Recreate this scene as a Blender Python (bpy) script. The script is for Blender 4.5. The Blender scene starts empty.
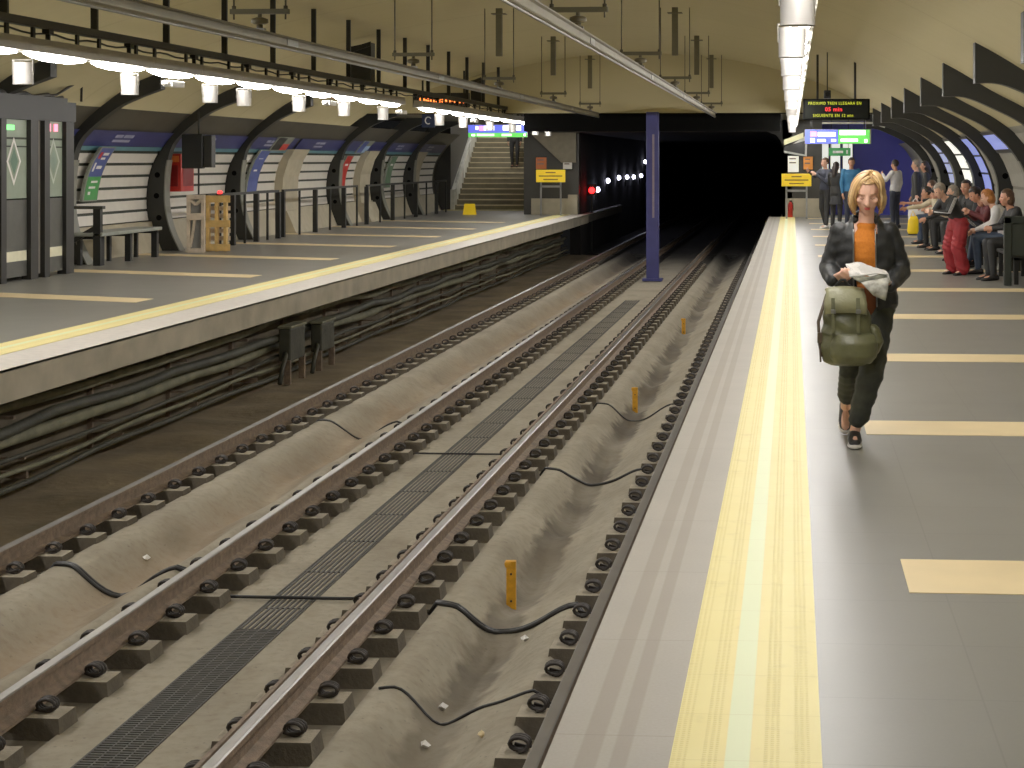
import bpy, bmesh, math, random
from mathutils import Vector, Matrix
random.seed(7)
SC = bpy.context.scene
COL = SC.collection
PI = math.pi

# ------------------------------------------------------------------ helpers
def lin(c):
    def f(v):
        v = v / 255.0
        return v / 12.92 if v <= 0.04045 else ((v + 0.055) / 1.055) ** 2.4
    return (f(c[0]), f(c[1]), f(c[2]), 1.0)

MATS = {}
def M(name, col, rough=0.6, metal=0.0, var=0.12, scale=6.0, bump=0.0, bscale=None, emis=0.0, ecol=None, spec=0.5, detail=4.0, col2=None):
    if name in MATS: return MATS[name]
    m = bpy.data.materials.new(name); m.use_nodes = True
    nt = m.node_tree; N = nt.nodes; L = nt.links
    b = N['Principled BSDF']
    b.inputs['Roughness'].default_value = rough
    b.inputs['Metallic'].default_value = metal
    b.inputs['Specular IOR Level'].default_value = spec
    c = lin(col)
    tc = N.new('ShaderNodeTexCoord')
    no = N.new('ShaderNodeTexNoise'); no.inputs['Scale'].default_value = scale; no.inputs['Detail'].default_value = detail
    L.new(tc.outputs['Object'], no.inputs['Vector'])
    cr = N.new('ShaderNodeValToRGB')
    cr.color_ramp.elements[0].position = 0.3; cr.color_ramp.elements[1].position = 0.7
    lo = [max(0, v * (1 - var)) for v in c[:3]] if col2 is None else lin(col2)[:3]
    hi = [min(1, v * (1 + var)) for v in c[:3]]
    cr.color_ramp.elements[0].color = (*lo, 1); cr.color_ramp.elements[1].color = (*hi, 1)
    L.new(no.outputs['Fac'], cr.inputs['Fac']); L.new(cr.outputs['Color'], b.inputs['Base Color'])
    if bump:
        n2 = N.new('ShaderNodeTexNoise'); n2.inputs['Scale'].default_value = bscale or scale * 6; n2.inputs['Detail'].default_value = 5
        L.new(tc.outputs['Object'], n2.inputs['Vector'])
        bp = N.new('ShaderNodeBump'); bp.inputs['Strength'].default_value = bump; bp.inputs['Distance'].default_value = 0.02
        L.new(n2.outputs['Fac'], bp.inputs['Height']); L.new(bp.outputs['Normal'], b.inputs['Normal'])
    if emis:
        b.inputs['Emission Color'].default_value = lin(ecol or col); b.inputs['Emission Strength'].default_value = emis
    MATS[name] = m
    return m

class NB:
    """small node-building helper"""
    def __init__(s, m):
        s.nt = m.node_tree; s.N = s.nt.nodes; s.L = s.nt.links; s.b = s.N['Principled BSDF']
        s.tc = s.N.new('ShaderNodeTexCoord'); s.sep = s.N.new('ShaderNodeSeparateXYZ')
        s.L.new(s.tc.outputs['Object'], s.sep.inputs[0])
        s.x, s.y, s.z = s.sep.outputs
    def m(s, op, a, b=None, c=None):
        n = s.N.new('ShaderNodeMath'); n.operation = op
        for i, v in enumerate((a, b, c)):
            if v is None: continue
            if isinstance(v, (int, float)): n.inputs[i].default_value = v
            else: s.L.new(v, n.inputs[i])
        return n.outputs[0]
    def band(s, v, lo, hi, soft=0.004):
        a = s.N.new('ShaderNodeMapRange'); a.inputs[1].default_value = lo - soft; a.inputs[2].default_value = lo + soft; s.L.new(v, a.inputs[0])
        b = s.N.new('ShaderNodeMapRange'); b.inputs[1].default_value = hi - soft; b.inputs[2].default_value = hi + soft; s.L.new(v, b.inputs[0])
        return s.m('SUBTRACT', a.outputs[0], b.outputs[0])
    def step(s, v, lo, hi):
        a = s.N.new('ShaderNodeMapRange'); a.inputs[1].default_value = lo; a.inputs[2].default_value = hi; s.L.new(v, a.inputs[0])
        return a.outputs[0]
    def noise(s, scale, detail=4, sx=None):
        n = s.N.new('ShaderNodeTexNoise'); n.inputs['Scale'].default_value = scale; n.inputs['Detail'].default_value = detail
        if sx:
            mp = s.N.new('ShaderNodeMapping'); mp.inputs['Scale'].default_value = sx
            s.L.new(s.tc.outputs['Object'], mp.inputs[0]); s.L.new(mp.outputs[0], n.inputs['Vector'])
        else: s.L.new(s.tc.outputs['Object'], n.inputs['Vector'])
        return n.outputs['Fac']
    def mix(s, fac, a, b, mode='MIX'):
        n = s.N.new('ShaderNodeMix'); n.data_type = 'RGBA'; n.blend_type = mode
        for i, v in ((0, fac), (6, a), (7, b)):
            if isinstance(v, (int, float)): n.inputs[i].default_value = v
            elif isinstance(v, tuple): n.inputs[i].default_value = v
            else: s.L.new(v, n.inputs[i])
        return n.outputs[2]
    def bump(s, h, strength, dist=0.01):
        n = s.N.new('ShaderNodeBump'); n.inputs['Strength'].default_value = strength; n.inputs['Distance'].default_value = dist
        s.L.new(h, n.inputs['Height']); s.L.new(n.outputs[0], s.b.inputs['Normal'])
    def out(s, col): s.L.new(col, s.b.inputs['Base Color'])

def newmat(name, rough):
    m = bpy.data.materials.new(name); m.use_nodes = True; MATS[name] = m
    m.node_tree.nodes['Principled BSDF'].inputs['Roughness'].default_value = rough
    return m

class MB:
    def __init__(s): s.v = []; s.f = []; s.mi = []; s.sm = []
    def add(s, vs, fs, mi=0, smooth=False):
        b = len(s.v); s.v += [tuple(v) for v in vs]
        for f in fs: s.f.append(tuple(i + b for i in f)); s.mi.append(mi); s.sm.append(smooth)
        return s
    def box(s, x0, x1, y0, y1, z0, z1, mi=0, mat=None):
        vs = [Vector((x, y, z)) for z in (z0, z1) for y in (y0, y1) for x in (x0, x1)]
        if mat is not None: vs = [mat @ v for v in vs]
        return s.add(vs, [(0, 2, 3, 1), (4, 5, 7, 6), (0, 1, 5, 4), (2, 6, 7, 3), (0, 4, 6, 2), (1, 3, 7, 5)], mi)
    def obox(s, p0, p1, w, h, mi=0, up=(0, 0, 1)):
        p0 = Vector(p0); p1 = Vector(p1); d = (p1 - p0); n = d.length; d.normalize(); up = Vector(up)
        r = d.cross(up)
        if r.length < 1e-4: r = d.cross(Vector((1, 0, 0)))
        r.normalize(); u = r.cross(d)
        vs = [p + r * a * w / 2 + u * b * h / 2 for p in (p0, p1) for a, b in ((-1, -1), (1, -1), (1, 1), (-1, 1))]
        return s.add(vs, [(0, 1, 2, 3), (7, 6, 5, 4), (0, 4, 5, 1), (1, 5, 6, 2), (2, 6, 7, 3), (3, 7, 4, 0)], mi)
    def tube(s, pts, r, n=8, mi=0, smooth=True, cap=True):
        pts = [Vector(p) for p in pts]; rs = r if isinstance(r, (list, tuple)) else [r] * len(pts)
        ref = None; rings = []; vs = []
        for i, p in enumerate(pts):
            d = (pts[min(i + 1, len(pts) - 1)] - pts[max(i - 1, 0)]).normalized()
            if ref is None:
                ref = d.cross(Vector((0, 0, 1)))
                if ref.length < 1e-3: ref = d.cross(Vector((1, 0, 0)))
            ref = (ref - d * ref.dot(d)).normalized(); o = d.cross(ref)
            for k in range(n):
                a = 2 * PI * k / n; vs.append(p + (ref * math.cos(a) + o * math.sin(a)) * rs[i])
        fs = []
        for i in range(len(pts) - 1):
            for k in range(n):
                fs.append((i * n + k, i * n + (k + 1) % n, (i + 1) * n + (k + 1) % n, (i + 1) * n + k))
        b = len(s.v); s.add(vs, fs, mi, smooth)
        if cap:
            s.f.append(tuple(b + k for k in range(n - 1, -1, -1))); s.mi.append(mi); s.sm.append(False)
            q = b + (len(pts) - 1) * n; s.f.append(tuple(q + k for k in range(n))); s.mi.append(mi); s.sm.append(False)
        return s
    def cyl(s, c, r, h, n=20, mi=0, axis='z', r2=None):
        c = Vector(c); d = Vector({'x': (1, 0, 0), 'y': (0, 1, 0), 'z': (0, 0, 1)}[axis])
        return s.tube([c, c + d * h], [r, r if r2 is None else r2], n, mi)
    def prism(s, poly, axis, a, b, mi=0):
        """poly of 2D points; axis 'y': (x,z); 'x': (y,z); 'z': (x,y)"""
        def P(p, t): return {'y': (p[0], t, p[1]), 'x': (t, p[0], p[1]), 'z': (p[0], p[1], t)}[axis]
        n = len(poly); vs = [P(p, a) for p in poly] + [P(p, b) for p in poly]
        fs = [tuple(range(n)), tuple(range(2 * n - 1, n - 1, -1))] + [(i, (i + 1) % n, n + (i + 1) % n, n + i) for i in range(n)]
        return s.add(vs, fs, mi)
    def ell(s, c, rx, ry, rz, mi=0, n=14, mat=None):
        vs = []; fs = []; h = n // 2
        for i in range(h + 1):
            t = PI * i / h
            for k in range(n):
                a = 2 * PI * k / n
                v = Vector((rx * math.sin(t) * math.cos(a), ry * math.sin(t) * math.sin(a), rz * math.cos(t)))
                if mat is not None: v = mat @ v
                vs.append(v + Vector(c))
        for i in range(h):
            for k in range(n): fs.append((i * n + k, i * n + (k + 1) % n, (i + 1) * n + (k + 1) % n, (i + 1) * n + k))
        return s.add(vs, fs, mi, True)
    def loft(s, rings, mi=0, n=16):
        """rings: (centre, rx, ry[, rightvec, fwdvec]) elliptical sections, capped"""
        vs = []; fs = []
        for r in rings:
            c = Vector(r[0]); R = Vector(r[3]) if len(r) > 3 else Vector((1, 0, 0)); F = Vector(r[4]) if len(r) > 4 else Vector((0, 1, 0))
            for k in range(n):
                a = 2 * PI * k / n; vs.append(c + R * r[1] * math.cos(a) + F * r[2] * math.sin(a))
        m = len(rings)
        for i in range(m - 1):
            for k in range(n): fs.append((i * n + k, i * n + (k + 1) % n, (i + 1) * n + (k + 1) % n, (i + 1) * n + k))
        fs.append(tuple(range(n - 1, -1, -1))); fs.append(tuple((m - 1) * n + k for k in range(n)))
        return s.add(vs, fs, mi, True)
    def mesh(s, name, mats):
        me = bpy.data.meshes.new(name); me.from_pydata(s.v, [], s.f)
        for m in (mats if isinstance(mats, (list, tuple)) else [mats]): me.materials.append(m)
        me.polygons.foreach_set('material_index', s.mi); me.polygons.foreach_set('use_smooth', s.sm)
        bm = bmesh.new(); bm.from_mesh(me)
        bmesh.ops.remove_doubles(bm, verts=bm.verts, dist=1e-5)
        bmesh.ops.recalc_face_normals(bm, faces=bm.faces)
        bm.to_mesh(me); bm.free(); me.update()
        return me
    def build(s, name, mats, parent=None, bevel=0.0):
        o = bpy.data.objects.new(name, s.mesh(name, mats)); COL.objects.link(o)
        if parent is not None: o.parent = parent
        if bevel:
            b = o.modifiers.new('bevel', 'BEVEL'); b.width = bevel; b.segments = 2; b.limit_method = 'ANGLE'
        return o

def tag(o, label, cat, group=None, kind=None):
    o['label'] = label; o['category'] = cat
    if group: o['group'] = group
    if kind: o['kind'] = kind
    return o
def struct(o): o['kind'] = 'structure'; return o
def thing(name, label, cat, loc=(0, 0, 0), rz=0.0, group=None):
    o = bpy.data.objects.new(name, None); o.empty_display_size = 0.1; COL.objects.link(o)
    o.location = loc; o.rotation_euler = (0, 0, rz)
    return tag(o, label, cat, group)
KIDS = {}
def copy_tree(o, parent=None):
    c = o.copy(); COL.objects.link(c)
    if parent is not None: c.parent = parent
    for ch in list(o.children): copy_tree(ch, c)
    return c
ORD1 = ['', 'first', 'second', 'third', 'fourth', 'fifth', 'sixth', 'seventh', 'eighth', 'ninth', 'tenth', 'eleventh', 'twelfth', 'thirteenth', 'fourteenth', 'fifteenth', 'sixteenth', 'seventeenth', 'eighteenth', 'nineteenth', 'twentieth']
def ordn(n):
    if n <= 20: return ORD1[n]
    if n < 30: return 'twenty-' + ORD1[n - 20]
    if n == 30: return 'thirtieth'
    return 'thirty-' + ORD1[n - 30]
def text(body, size, loc, rot, mat, parent, name='lettering', align='CENTER', depth=0.0015, bold=0.0, spacing=1.0):
    cu = bpy.data.curves.new(name, 'FONT'); cu.body = body; cu.size = size; cu.align_x = align; cu.align_y = 'CENTER'
    cu.extrude = depth; cu.offset = bold; cu.resolution_u = 2; cu.space_character = spacing
    t = bpy.data.objects.new(name, cu); COL.objects.link(t)
    bpy.context.view_layer.update()
    me = bpy.data.meshes.new_from_object(t.evaluated_get(bpy.context.evaluated_depsgraph_get()))
    bpy.data.objects.remove(t)
    me.materials.clear(); me.materials.append(mat)
    o = bpy.data.objects.new(name, me); COL.objects.link(o); o.location = loc; o.rotation_euler = rot
    if parent is not None: o.parent = parent
    return o
def lerp_at(tab, t):
    for (a, x), (b, y) in zip(tab, tab[1:]):
        if t <= b: return x + (y - x) * max(0, (t - a)) / (b - a)
    return tab[-1][1]

# ------------------------------------------------------------------ figures (local frame: faces -Y, figure's left at +X)
VOX = bpy.data.collections.new('scratch')
def remesh(mb, voxel, smooth=3, fac=0.5):
    me = mb.mesh('scratch', [])
    o = bpy.data.objects.new('scratch', me); COL.objects.link(o)
    r = o.modifiers.new('r', 'REMESH'); r.mode = 'VOXEL'; r.voxel_size = voxel; r.use_smooth_shade = True
    if smooth:
        sm = o.modifiers.new('s', 'SMOOTH'); sm.iterations = smooth; sm.factor = fac
    bpy.context.view_layer.update()
    out = bpy.data.meshes.new_from_object(o.evaluated_get(bpy.context.evaluated_depsgraph_get()))
    bpy.data.objects.remove(o); bpy.data.meshes.remove(me)
    out.polygons.foreach_set('use_smooth', [True] * len(out.polygons))
    return out
def mesh_obj(name, me, mat, parent):
    me.materials.clear(); me.materials.append(mat); me.name = name
    o = bpy.data.objects.new(name, me); COL.objects.link(o); o.parent = parent
    return o
def cut_faces(me, test):
    bm = bmesh.new(); bm.from_mesh(me)
    dead = [f for f in bm.faces if test(f.calc_center_median())]
    bmesh.ops.delete(bm, geom=dead, context='FACES')
    bm.to_mesh(me); bm.free()
def rcone(mb, p0, p1, r0, r1, n=12):
    p0 = Vector(p0); p1 = Vector(p1); d = (p1 - p0)
    if d.length < 1e-5: return
    d.normalize()
    pts = []; rs = []
    for t in (-1, -0.85, -0.5): pts.append(p0 + d * r0 * t); rs.append(max(r0 * math.sqrt(max(0, 1 - t * t)), r0 * 0.08))
    pts.append(p0); rs.append(r0); pts.append(p1); rs.append(r1)
    for t in (0.5, 0.85, 1): pts.append(p1 + d * r1 * t); rs.append(max(r1 * math.sqrt(max(0, 1 - t * t)), r1 * 0.08))
    mb.tube(pts, rs, n)
def chain(mb, pts, rs):
    for i in range(len(pts) - 1): rcone(mb, pts[i], pts[i + 1], rs[i], rs[i + 1])
V = Vector

def hand(mb, wrist, fdir, palm, s=1.0, side=1, curl=0.5):
    """palm + four fingers + thumb; fdir = finger direction, palm = palm normal"""
    f = V(fdir).normalized(); p = V(palm); p = (p - f * p.dot(f)).normalized(); r = f.cross(p) * side   # r towards thumb side
    w = V(wrist)
    mb.loft([(w, .026 * s, .019 * s, r, p), (w + f * .035 * s, .036 * s, .016 * s, r, p), (w + f * .075 * s, .041 * s, .014 * s, r, p), (w + f * .09 * s, .038 * s, .011 * s, r, p)], n=12)
    for k, (off, ln) in enumerate(((.029, .074), (.010, .082), (-.010, .077), (-.028, .060))):
        b = w + f * .078 * s + r * off * s
        a = curl * (0.7 + 0.12 * k)
        d1 = (f * math.cos(a * .6) + p * math.sin(a * .6)).normalized(); d2 = (f * math.cos(a * 1.6) + p * math.sin(a * 1.6)).normalized(); d3 = (f * math.cos(a * 2.4) + p * math.sin(a * 2.4)).normalized()
        q1 = b + d1 * ln * .45 * s; q2 = q1 + d2 * ln * .33 * s; q3 = q2 + d3 * ln * .25 * s
        chain(mb, [b - f * .02 * s, q1, q2, q3], [.0098 * s, .009 * s, .0082 * s, .0068 * s])
    b = w + f * .025 * s + r * .025 * s
    q1 = b + (r * .7 + f * .6 + p * .25).normalized() * .04 * s; q2 = q1 + (r * .3 + f * .8 + p * .5).normalized() * .03 * s; q3 = q2 + (f * .8 + p * .6).normalized() * .02 * s
    chain(mb, [b, q1, q2, q3], [.014 * s, .011 * s, .0095 * s, .0075 * s])

BASE = dict(pel=(0, 0, .95), chest=(0, .01, 1.25), neck=(0, .015, 1.44), head=(0, -.01, 1.585),
            shL=(.17, .02, 1.385), shR=(-.17, .02, 1.385), elL=(.22, .03, 1.12), elR=(-.22, .03, 1.12), wrL=(.22, -.05, .88), wrR=(-.22, -.05, .88),
            hipL=(.09, 0, .9), hipR=(-.09, 0, .9), knL=(.1, -.02, .49), knR=(-.1, -.02, .49), anL=(.1, .02, .085), anR=(-.1, .02, .085),
            toeL=(.02, -1, -.05), toeR=(-.02, -1, -.05), face=(0, -1, -.1))
SIT = dict(pel=(0, 0, .55), chest=(0, -.08, .84), neck=(0, -.14, 1.03), head=(0, -.2, 1.165),
           shL=(.17, -.1, .985), shR=(-.17, -.1, .985), elL=(.21, -.22, .76), elR=(-.21, -.22, .76), wrL=(.08, -.42, .74), wrR=(-.08, -.42, .74),
           hipL=(.09, -.02, .53), hipR=(-.09, -.02, .53), knL=(.11, -.45, .53), knR=(-.11, -.45, .53), anL=(.11, -.42, .085), anR=(-.11, -.42, .085))

def torso_rings(J, e, w=1.0, upto='neck'):
    P, C, Nk = V(J['pel']), V(J['chest']), V(J['neck'])
    ax = (V(J['shL']) - V(J['shR'])).normalized(); hx = (V(J['hipL']) - V(J['hipR'])).normalized(); mx = (ax + hx).normalized()
    def F(a, d): return d.cross(a).normalized()
    d1 = (C - P).normalized(); d2 = (Nk - C).normalized()
    sm = (V(J['shL']) + V(J['shR'])) / 2
    return [(P - d1 * .10, .11 * w + e, .085 * w + e, hx, F(hx, d1)), (P - d1 * .03, .155 * w + e, .105 * w + e, hx, F(hx, d1)), (P + d1 * .06, .148 * w + e, .1 * w + e, hx, F(hx, d1)),
            (P.lerp(C, .5), .125 * w + e, .088 * w + e, mx, F(mx, d1)), (C, .15 * w + e, .105 * w + e, ax, F(ax, d1)), (C.lerp(sm, .55), .165 * w + e, .105 * w + e, ax, F(ax, d2)),
            (sm + d2 * .01, .15 * w + e, .075 * w + e, ax, F(ax, d2)), (sm + d2 * .045, .085 * w + e, .058 * w + e, ax, F(ax, d2))]

def head_shapes(mb, J, s=1.0):
    H = V(J['head']); f = V(J['face']).normalized(); ax = f.cross(V((0, 0, 1))).normalized() * -1
    u = ax.cross(f) * -1
    if u.z < 0: u = -u
    def at(x, y, z): return H + ax * x * s + f * y * s + u * z * s
    mt = Matrix((ax, f, u)).transposed()
    mb.ell(at(0, -.012, .03), .074 * s, .092 * s, .088 * s, mat=mt)
    mb.ell(at(0, .012, -.025), .062 * s, .074 * s, .088 * s, mat=mt)
    mb.ell(at(0, .05, -.082), .03 * s, .03 * s, .03 * s, mat=mt)           # chin
    mb.ell(at(0, .062, .035), .045 * s, .018 * s, .013 * s, mat=mt)         # brow
    chain(mb, [at(0, .076, .022), at(0, .1, -.018)], [.010 * s, .0145 * s])  # nose
    mb.ell(at(.013, .086, -.02), .009 * s, .011 * s, .008 * s, mat=mt); mb.ell(at(-.013, .086, -.02), .009 * s, .011 * s, .008 * s, mat=mt)
    for q in (-1, 1):
        mb.ell(at(q * .043, .055, -.01), .022 * s, .022 * s, .022 * s, mat=mt)  # cheek
        mb.ell(at(q * .076, -.012, -.004), .009 * s, .019 * s, .031 * s, mat=mt)  # ear
    mb.ell(at(0, .078, -.05), .024 * s, .014 * s, .014 * s, mat=mt)         # mouth mound
    return at, mt

def person(name, label, loc, rz, scale, pose, top, trousers, shoes, hair, hairm, skin, group=None, voxel=.011, top_len='hip', sleeves='long', build=1.0, hand_curl=.5, sole=None, top_name='jacket', palms=None):
    J = dict(BASE); J.update(pose); J = {k: V(v) for k, v in J.items()}
    root = thing(name, label, 'person', loc, rz, group); root.scale = (scale,) * 3
    # body: one continuous surface
    mb = MB(); w = build
    mb.loft(torso_rings(J, -.012, w))
    at, mt = head_shapes(mb, J)
    rcone(mb, J['neck'] - V((0, 0, .03)), J['head'] - (J['head'] - J['neck']) * .25, .052, .046)
    for q in 'LR':
        fw = (J['wr' + q] - J['el' + q]).normalized()
        chain(mb, [J['sh' + q], J['el' + q], J['wr' + q]], [.045 * w, .036, .025])
        pal = (palms or {}).get(q, V((-1 if q == 'L' else 1, .3, 0)))
        hand(mb, J['wr' + q], fw, pal, 1.0, 1 if q == 'L' else -1, hand_curl)
        chain(mb, [J['hip' + q], J['kn' + q], J['kn' + q].lerp(J['an' + q], .35), J['an' + q]], [.075 * w, .05, .05, .034])
        t = J['toe' + q].normalized()
        chain(mb, [J['an' + q] + V((0, 0, -.03)) - t * .03, J['an' + q] + V((0, 0, -.045)) + t * .12], [.036, .028])
    body = mesh_obj('body', remesh(mb, voxel, 2), skin, root)
    # garment on the upper body
    mb = MB(); R = torso_rings(J, .016, w)
    if top_len == 'long': R = [(R[0][0] - (R[1][0] - R[0][0]).normalized() * .22, R[0][1] + .07, R[0][2] + .07) + tuple(R[0][3:])] + R[0:]
    elif top_len == 'waist': R = R[2:]
    else: R = R[1:]
    mb.loft(R)
    for q in 'LR':
        if sleeves == 'long': chain(mb, [J['sh' + q], J['el' + q], J['el' + q].lerp(J['wr' + q], .93)], [.064 * w, .052, .038])
        else: chain(mb, [J['sh' + q], J['sh' + q].lerp(J['el' + q], .75)], [.064 * w, .052])
    mesh_obj(top_name, remesh(mb, voxel, 3), top, root)
    # trousers
    mb = MB(); mb.loft(torso_rings(J, .006, w)[0:3])
    for q in 'LR': chain(mb, [J['hip' + q], J['kn' + q], J['an' + q] + (J['kn' + q] - J['an' + q]).normalized() * .02], [.092 * w, .068, .05])
    mesh_obj('trousers', remesh(mb, voxel, 3), trousers, root)
    for q in 'LR':
        mb = MB(); t = J['toe' + q].normalized(); a = J['an' + q]
        rt = t.cross(V((0, 0, 1))).normalized(); up = rt.cross(t)
        mb.loft([(a - t * .075 - up * .045, .028, .028, rt, up), (a - t * .05 - up * .04, .04, .042, rt, up), (a + t * .02 - up * .038, .043, .045, rt, up), (a + t * .1 - up * .054, .046, .03, rt, up), (a + t * .16 - up * .06, .04, .024, rt, up), (a + t * .19 - up * .064, .018, .016, rt, up)], n=14)
        mesh_obj('shoe', remesh(mb, .008, 2), shoes, root)
    # hair
    if hair:
        mb = MB(); H = J['head']
        mb.ell(at(0, -.02, .035), .086, .104, .098, mat=mt)
        if hair in ('bob', 'long'):
            mb.ell(at(0, -.045, -.03), .09, .078, .1, mat=mt)
            if hair == 'long':
                chain(mb, [at(0, -.07, -.04), at(0, -.1, -.24)], [.08, .055])
        elif hair == 'bun':
            mb.ell(at(0, -.1, .09), .045, .045, .045, mat=mt)
        elif hair == 'cap':
            mb.ell(at(0, .09, .05), .07, .06, .012, mat=mt)
        me = remesh(mb, .01, 2)
        if hair != 'cap':
            inv = mt.inverted()
            def front(c):
                q = inv @ (c - H)
                return q.y > .015 + .25 * max(0, q.z - .03) and q.z < .075
            def low(c):
                q = inv @ (c - H)
                return q.z < -.05 and hair == 'short'
            cut_faces(me, lambda c: front(c) or low(c))
        mesh_obj('hair' if hair != 'cap' else 'hat', me, hairm, root)
    # facial features
    eye = MB(); 
    for q in (-1, 1): eye.ell(at(q * .03, .072, .012), .013, .009, .006, mat=mt, n=10)
    eye.build('eye', MATS['dark_eye'], root)
    lp = MB(); lp.ell(at(0, .09, -.05), .022, .008, .007, mat=mt, n=10); lp.build('lips', MATS['lip'], root)
    return root, J, at, mt

# ------------------------------------------------------------------ materials
M('dark_eye', (40, 30, 26), .4); M('lip', (190, 80, 78), .5)
K = dict(
    khaki=None,
    black=M('black_paint', (24, 25, 22), .5, var=.25, scale=3),
    rib=M('rib_paint', (34, 34, 29), .55, var=.2, scale=2),
    flange=M('flange_grey', (120, 120, 108), .45),
    dkgrey=M('upper_panel', (66, 62, 50), .55, var=.2, scale=1.2),
    beige=M('beige_stone', (176, 166, 140), .6, var=.1, scale=4, bump=.1),
    slat=M('white_enamel', (222, 216, 204), .35, var=.04),
    gap=M('dark_gap', (40, 46, 34), .7),
    teal=M('teal_band', (86, 130, 140), .4), blue=M('blue_band', (48, 52, 104), .4, var=.15, scale=1.5),
    white=M('white_paint', (232, 230, 224), .4, var=.04),
    steel=M('steel', (150, 150, 146), .32, metal=.9, var=.12),
    alu=M('aluminium', (120, 114, 94), .42, metal=.3, var=.12, scale=3),
    rust=M('rail_rust', (124, 106, 88), .65, var=.3, scale=18, bump=.3),
    head=M('rail_head', (140, 136, 130), .33, metal=.7, var=.1, scale=4),
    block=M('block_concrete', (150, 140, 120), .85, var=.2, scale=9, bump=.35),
    clip=M('clip_iron', (46, 40, 35), .6, var=.35, scale=30),
    grate=M('grate_iron', (58, 56, 50), .65, var=.25, scale=20), hole=M('black_void', (7, 7, 6), .95, spec=.1),
    cable=M('cable_rubber', (66, 66, 54), .6, var=.35, scale=3, bump=.3), cable2=M('cable_olive', (122, 120, 96), .7, var=.3, scale=4, bump=.3), cable3=M('cable_black', (24, 23, 21), .5),
    under=M('under_wall', (104, 94, 76), .9, var=.4, scale=1.5, bump=.4), mud=M('mud_floor', (134, 120, 96), .95, var=.3, scale=1.4, bump=.8, bscale=9),
    face=M('platform_face', (178, 170, 150), .8, var=.18, scale=2.5, bump=.15),
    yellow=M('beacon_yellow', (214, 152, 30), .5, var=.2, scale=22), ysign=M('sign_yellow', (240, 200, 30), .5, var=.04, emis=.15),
    post=M('post_blue', (62, 64, 124), .5, var=.12, scale=3), pinkish=M('post_strip', (140, 128, 140), .5),
    wood=M('pallet_wood', (206, 168, 98), .7, var=.2, scale=8, bump=.2), wood2=M('weathered_wood', (196, 180, 158), .75, var=.2, scale=8, bump=.2),
    red=M('machine_red', (196, 40, 30), .45, var=.1), tunnel=M('tunnel_unlit', (30, 29, 27), .9, var=.4, scale=.8, bump=.3),  # tunnel: darkness of the unlit bore put into the base colour
    bluewall=M('blue_wall', (78, 80, 190), .35, var=.1, scale=.8), dwall=M('dark_wall', (54, 52, 45), .5, var=.12, scale=1),
    stair=M('stair_riser', (134, 126, 104), .7, var=.15, scale=3), nose=M('stair_nosing', (222, 208, 172), .5, var=.08, scale=6),
    cream=M('cream_strip', (232, 208, 158), .4, var=.05, scale=3),
    glass=M('door_glass', (156, 168, 150), .15, var=.05), kick=M('kick_panel', (88, 88, 82), .4, metal=.3),
    orange=M('poster_orange', (226, 140, 50), .5), green=M('sign_green', (60, 150, 70), .5), pblue=M('poster_blue', (70, 84, 150), .5),
    screen=M('dark_screen', (40, 40, 38), .2),
    tube=M('tube_light', (255, 250, 250), .5, var=0, emis=50, ecol=(255, 251, 246)),
    can=M('can_white', (196, 192, 186), .35, var=.03), housing=M('housing_grey', (150, 146, 136), .5, var=.08),
    ledy=M('led_yellow', (120, 125, 30), .5, var=0, emis=.85, ecol=(222, 230, 40)), ledr=M('led_red', (160, 24, 24), .5, var=0, emis=1.1, ecol=(255, 46, 50)), ledo=M('led_orange', (255, 120, 40), .5, var=0, emis=3, ecol=(255, 120, 50)),
    lblue=M('lit_blue', (90, 110, 235), .4, var=.02, emis=.9, ecol=(96, 104, 230)), lgreen=M('lit_green', (90, 210, 80), .4, var=.02, emis=.9, ecol=(96, 205, 84)), lwhite=M('lit_white', (255, 252, 250), .4, var=0, emis=2.0), lpink=M('lit_pink', (255, 150, 200), .4, var=0, emis=1.4),
    bulb=M('tunnel_bulb', (255, 255, 255), .4, var=0, emis=14, ecol=(225, 225, 255)), rbulb=M('signal_red', (255, 30, 30), .4, var=0, emis=10, ecol=(255, 22, 22)),
    poster=M('lit_poster', (236, 236, 226), .4, var=.03, emis=.9), paper=M('paper_white', (225, 222, 215), .8, var=.06),
)
def mk_khaki():
    m = newmat('vault_khaki', .75); g = NB(m)
    n1 = g.noise(.5, 5, (1, .35, 1)); n2 = g.noise(3.0, 5, (.6, 2.0, .6))
    c = g.mix(n1, lin((176, 165, 124)), lin((202, 190, 148)))
    c = g.mix(g.m('MULTIPLY', n2, .25), c, lin((158, 146, 110)))
    sy = g.m('PINGPONG', g.m('ADD', g.y, 1.0), 1.93)
    seam = g.band(sy, -.1, .035, .03)
    c = g.mix(g.m('MULTIPLY', seam, .2), c, lin((130, 116, 84)))
    g.out(c); return m
K['khaki'] = mk_khaki()
def mk_floor():
    m = newmat('platform_granite', .3); g = NB(m)
    n = g.noise(1.3, 6); f = g.noise(60, 3)
    c = g.mix(n, lin((112, 110, 103)), lin((126, 124, 116)))
    c = g.mix(g.m('MULTIPLY', f, .3), c, lin((138, 135, 126)))
    jx = g.band(g.m('PINGPONG', g.x, .3), -.1, .003, .002); jy = g.band(g.m('PINGPONG', g.y, .3), -.1, .003, .002)
    c = g.mix(g.m('MULTIPLY', g.m('MAXIMUM', jx, jy), .25), c, lin((70, 68, 62)))
    g.out(c)
    r = g.m('MULTIPLY_ADD', g.noise(2.2, 5),   .06, .34); g.L.new(r, g.b.inputs['Roughness'])
    return m
K['granite'] = mk_floor()
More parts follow.
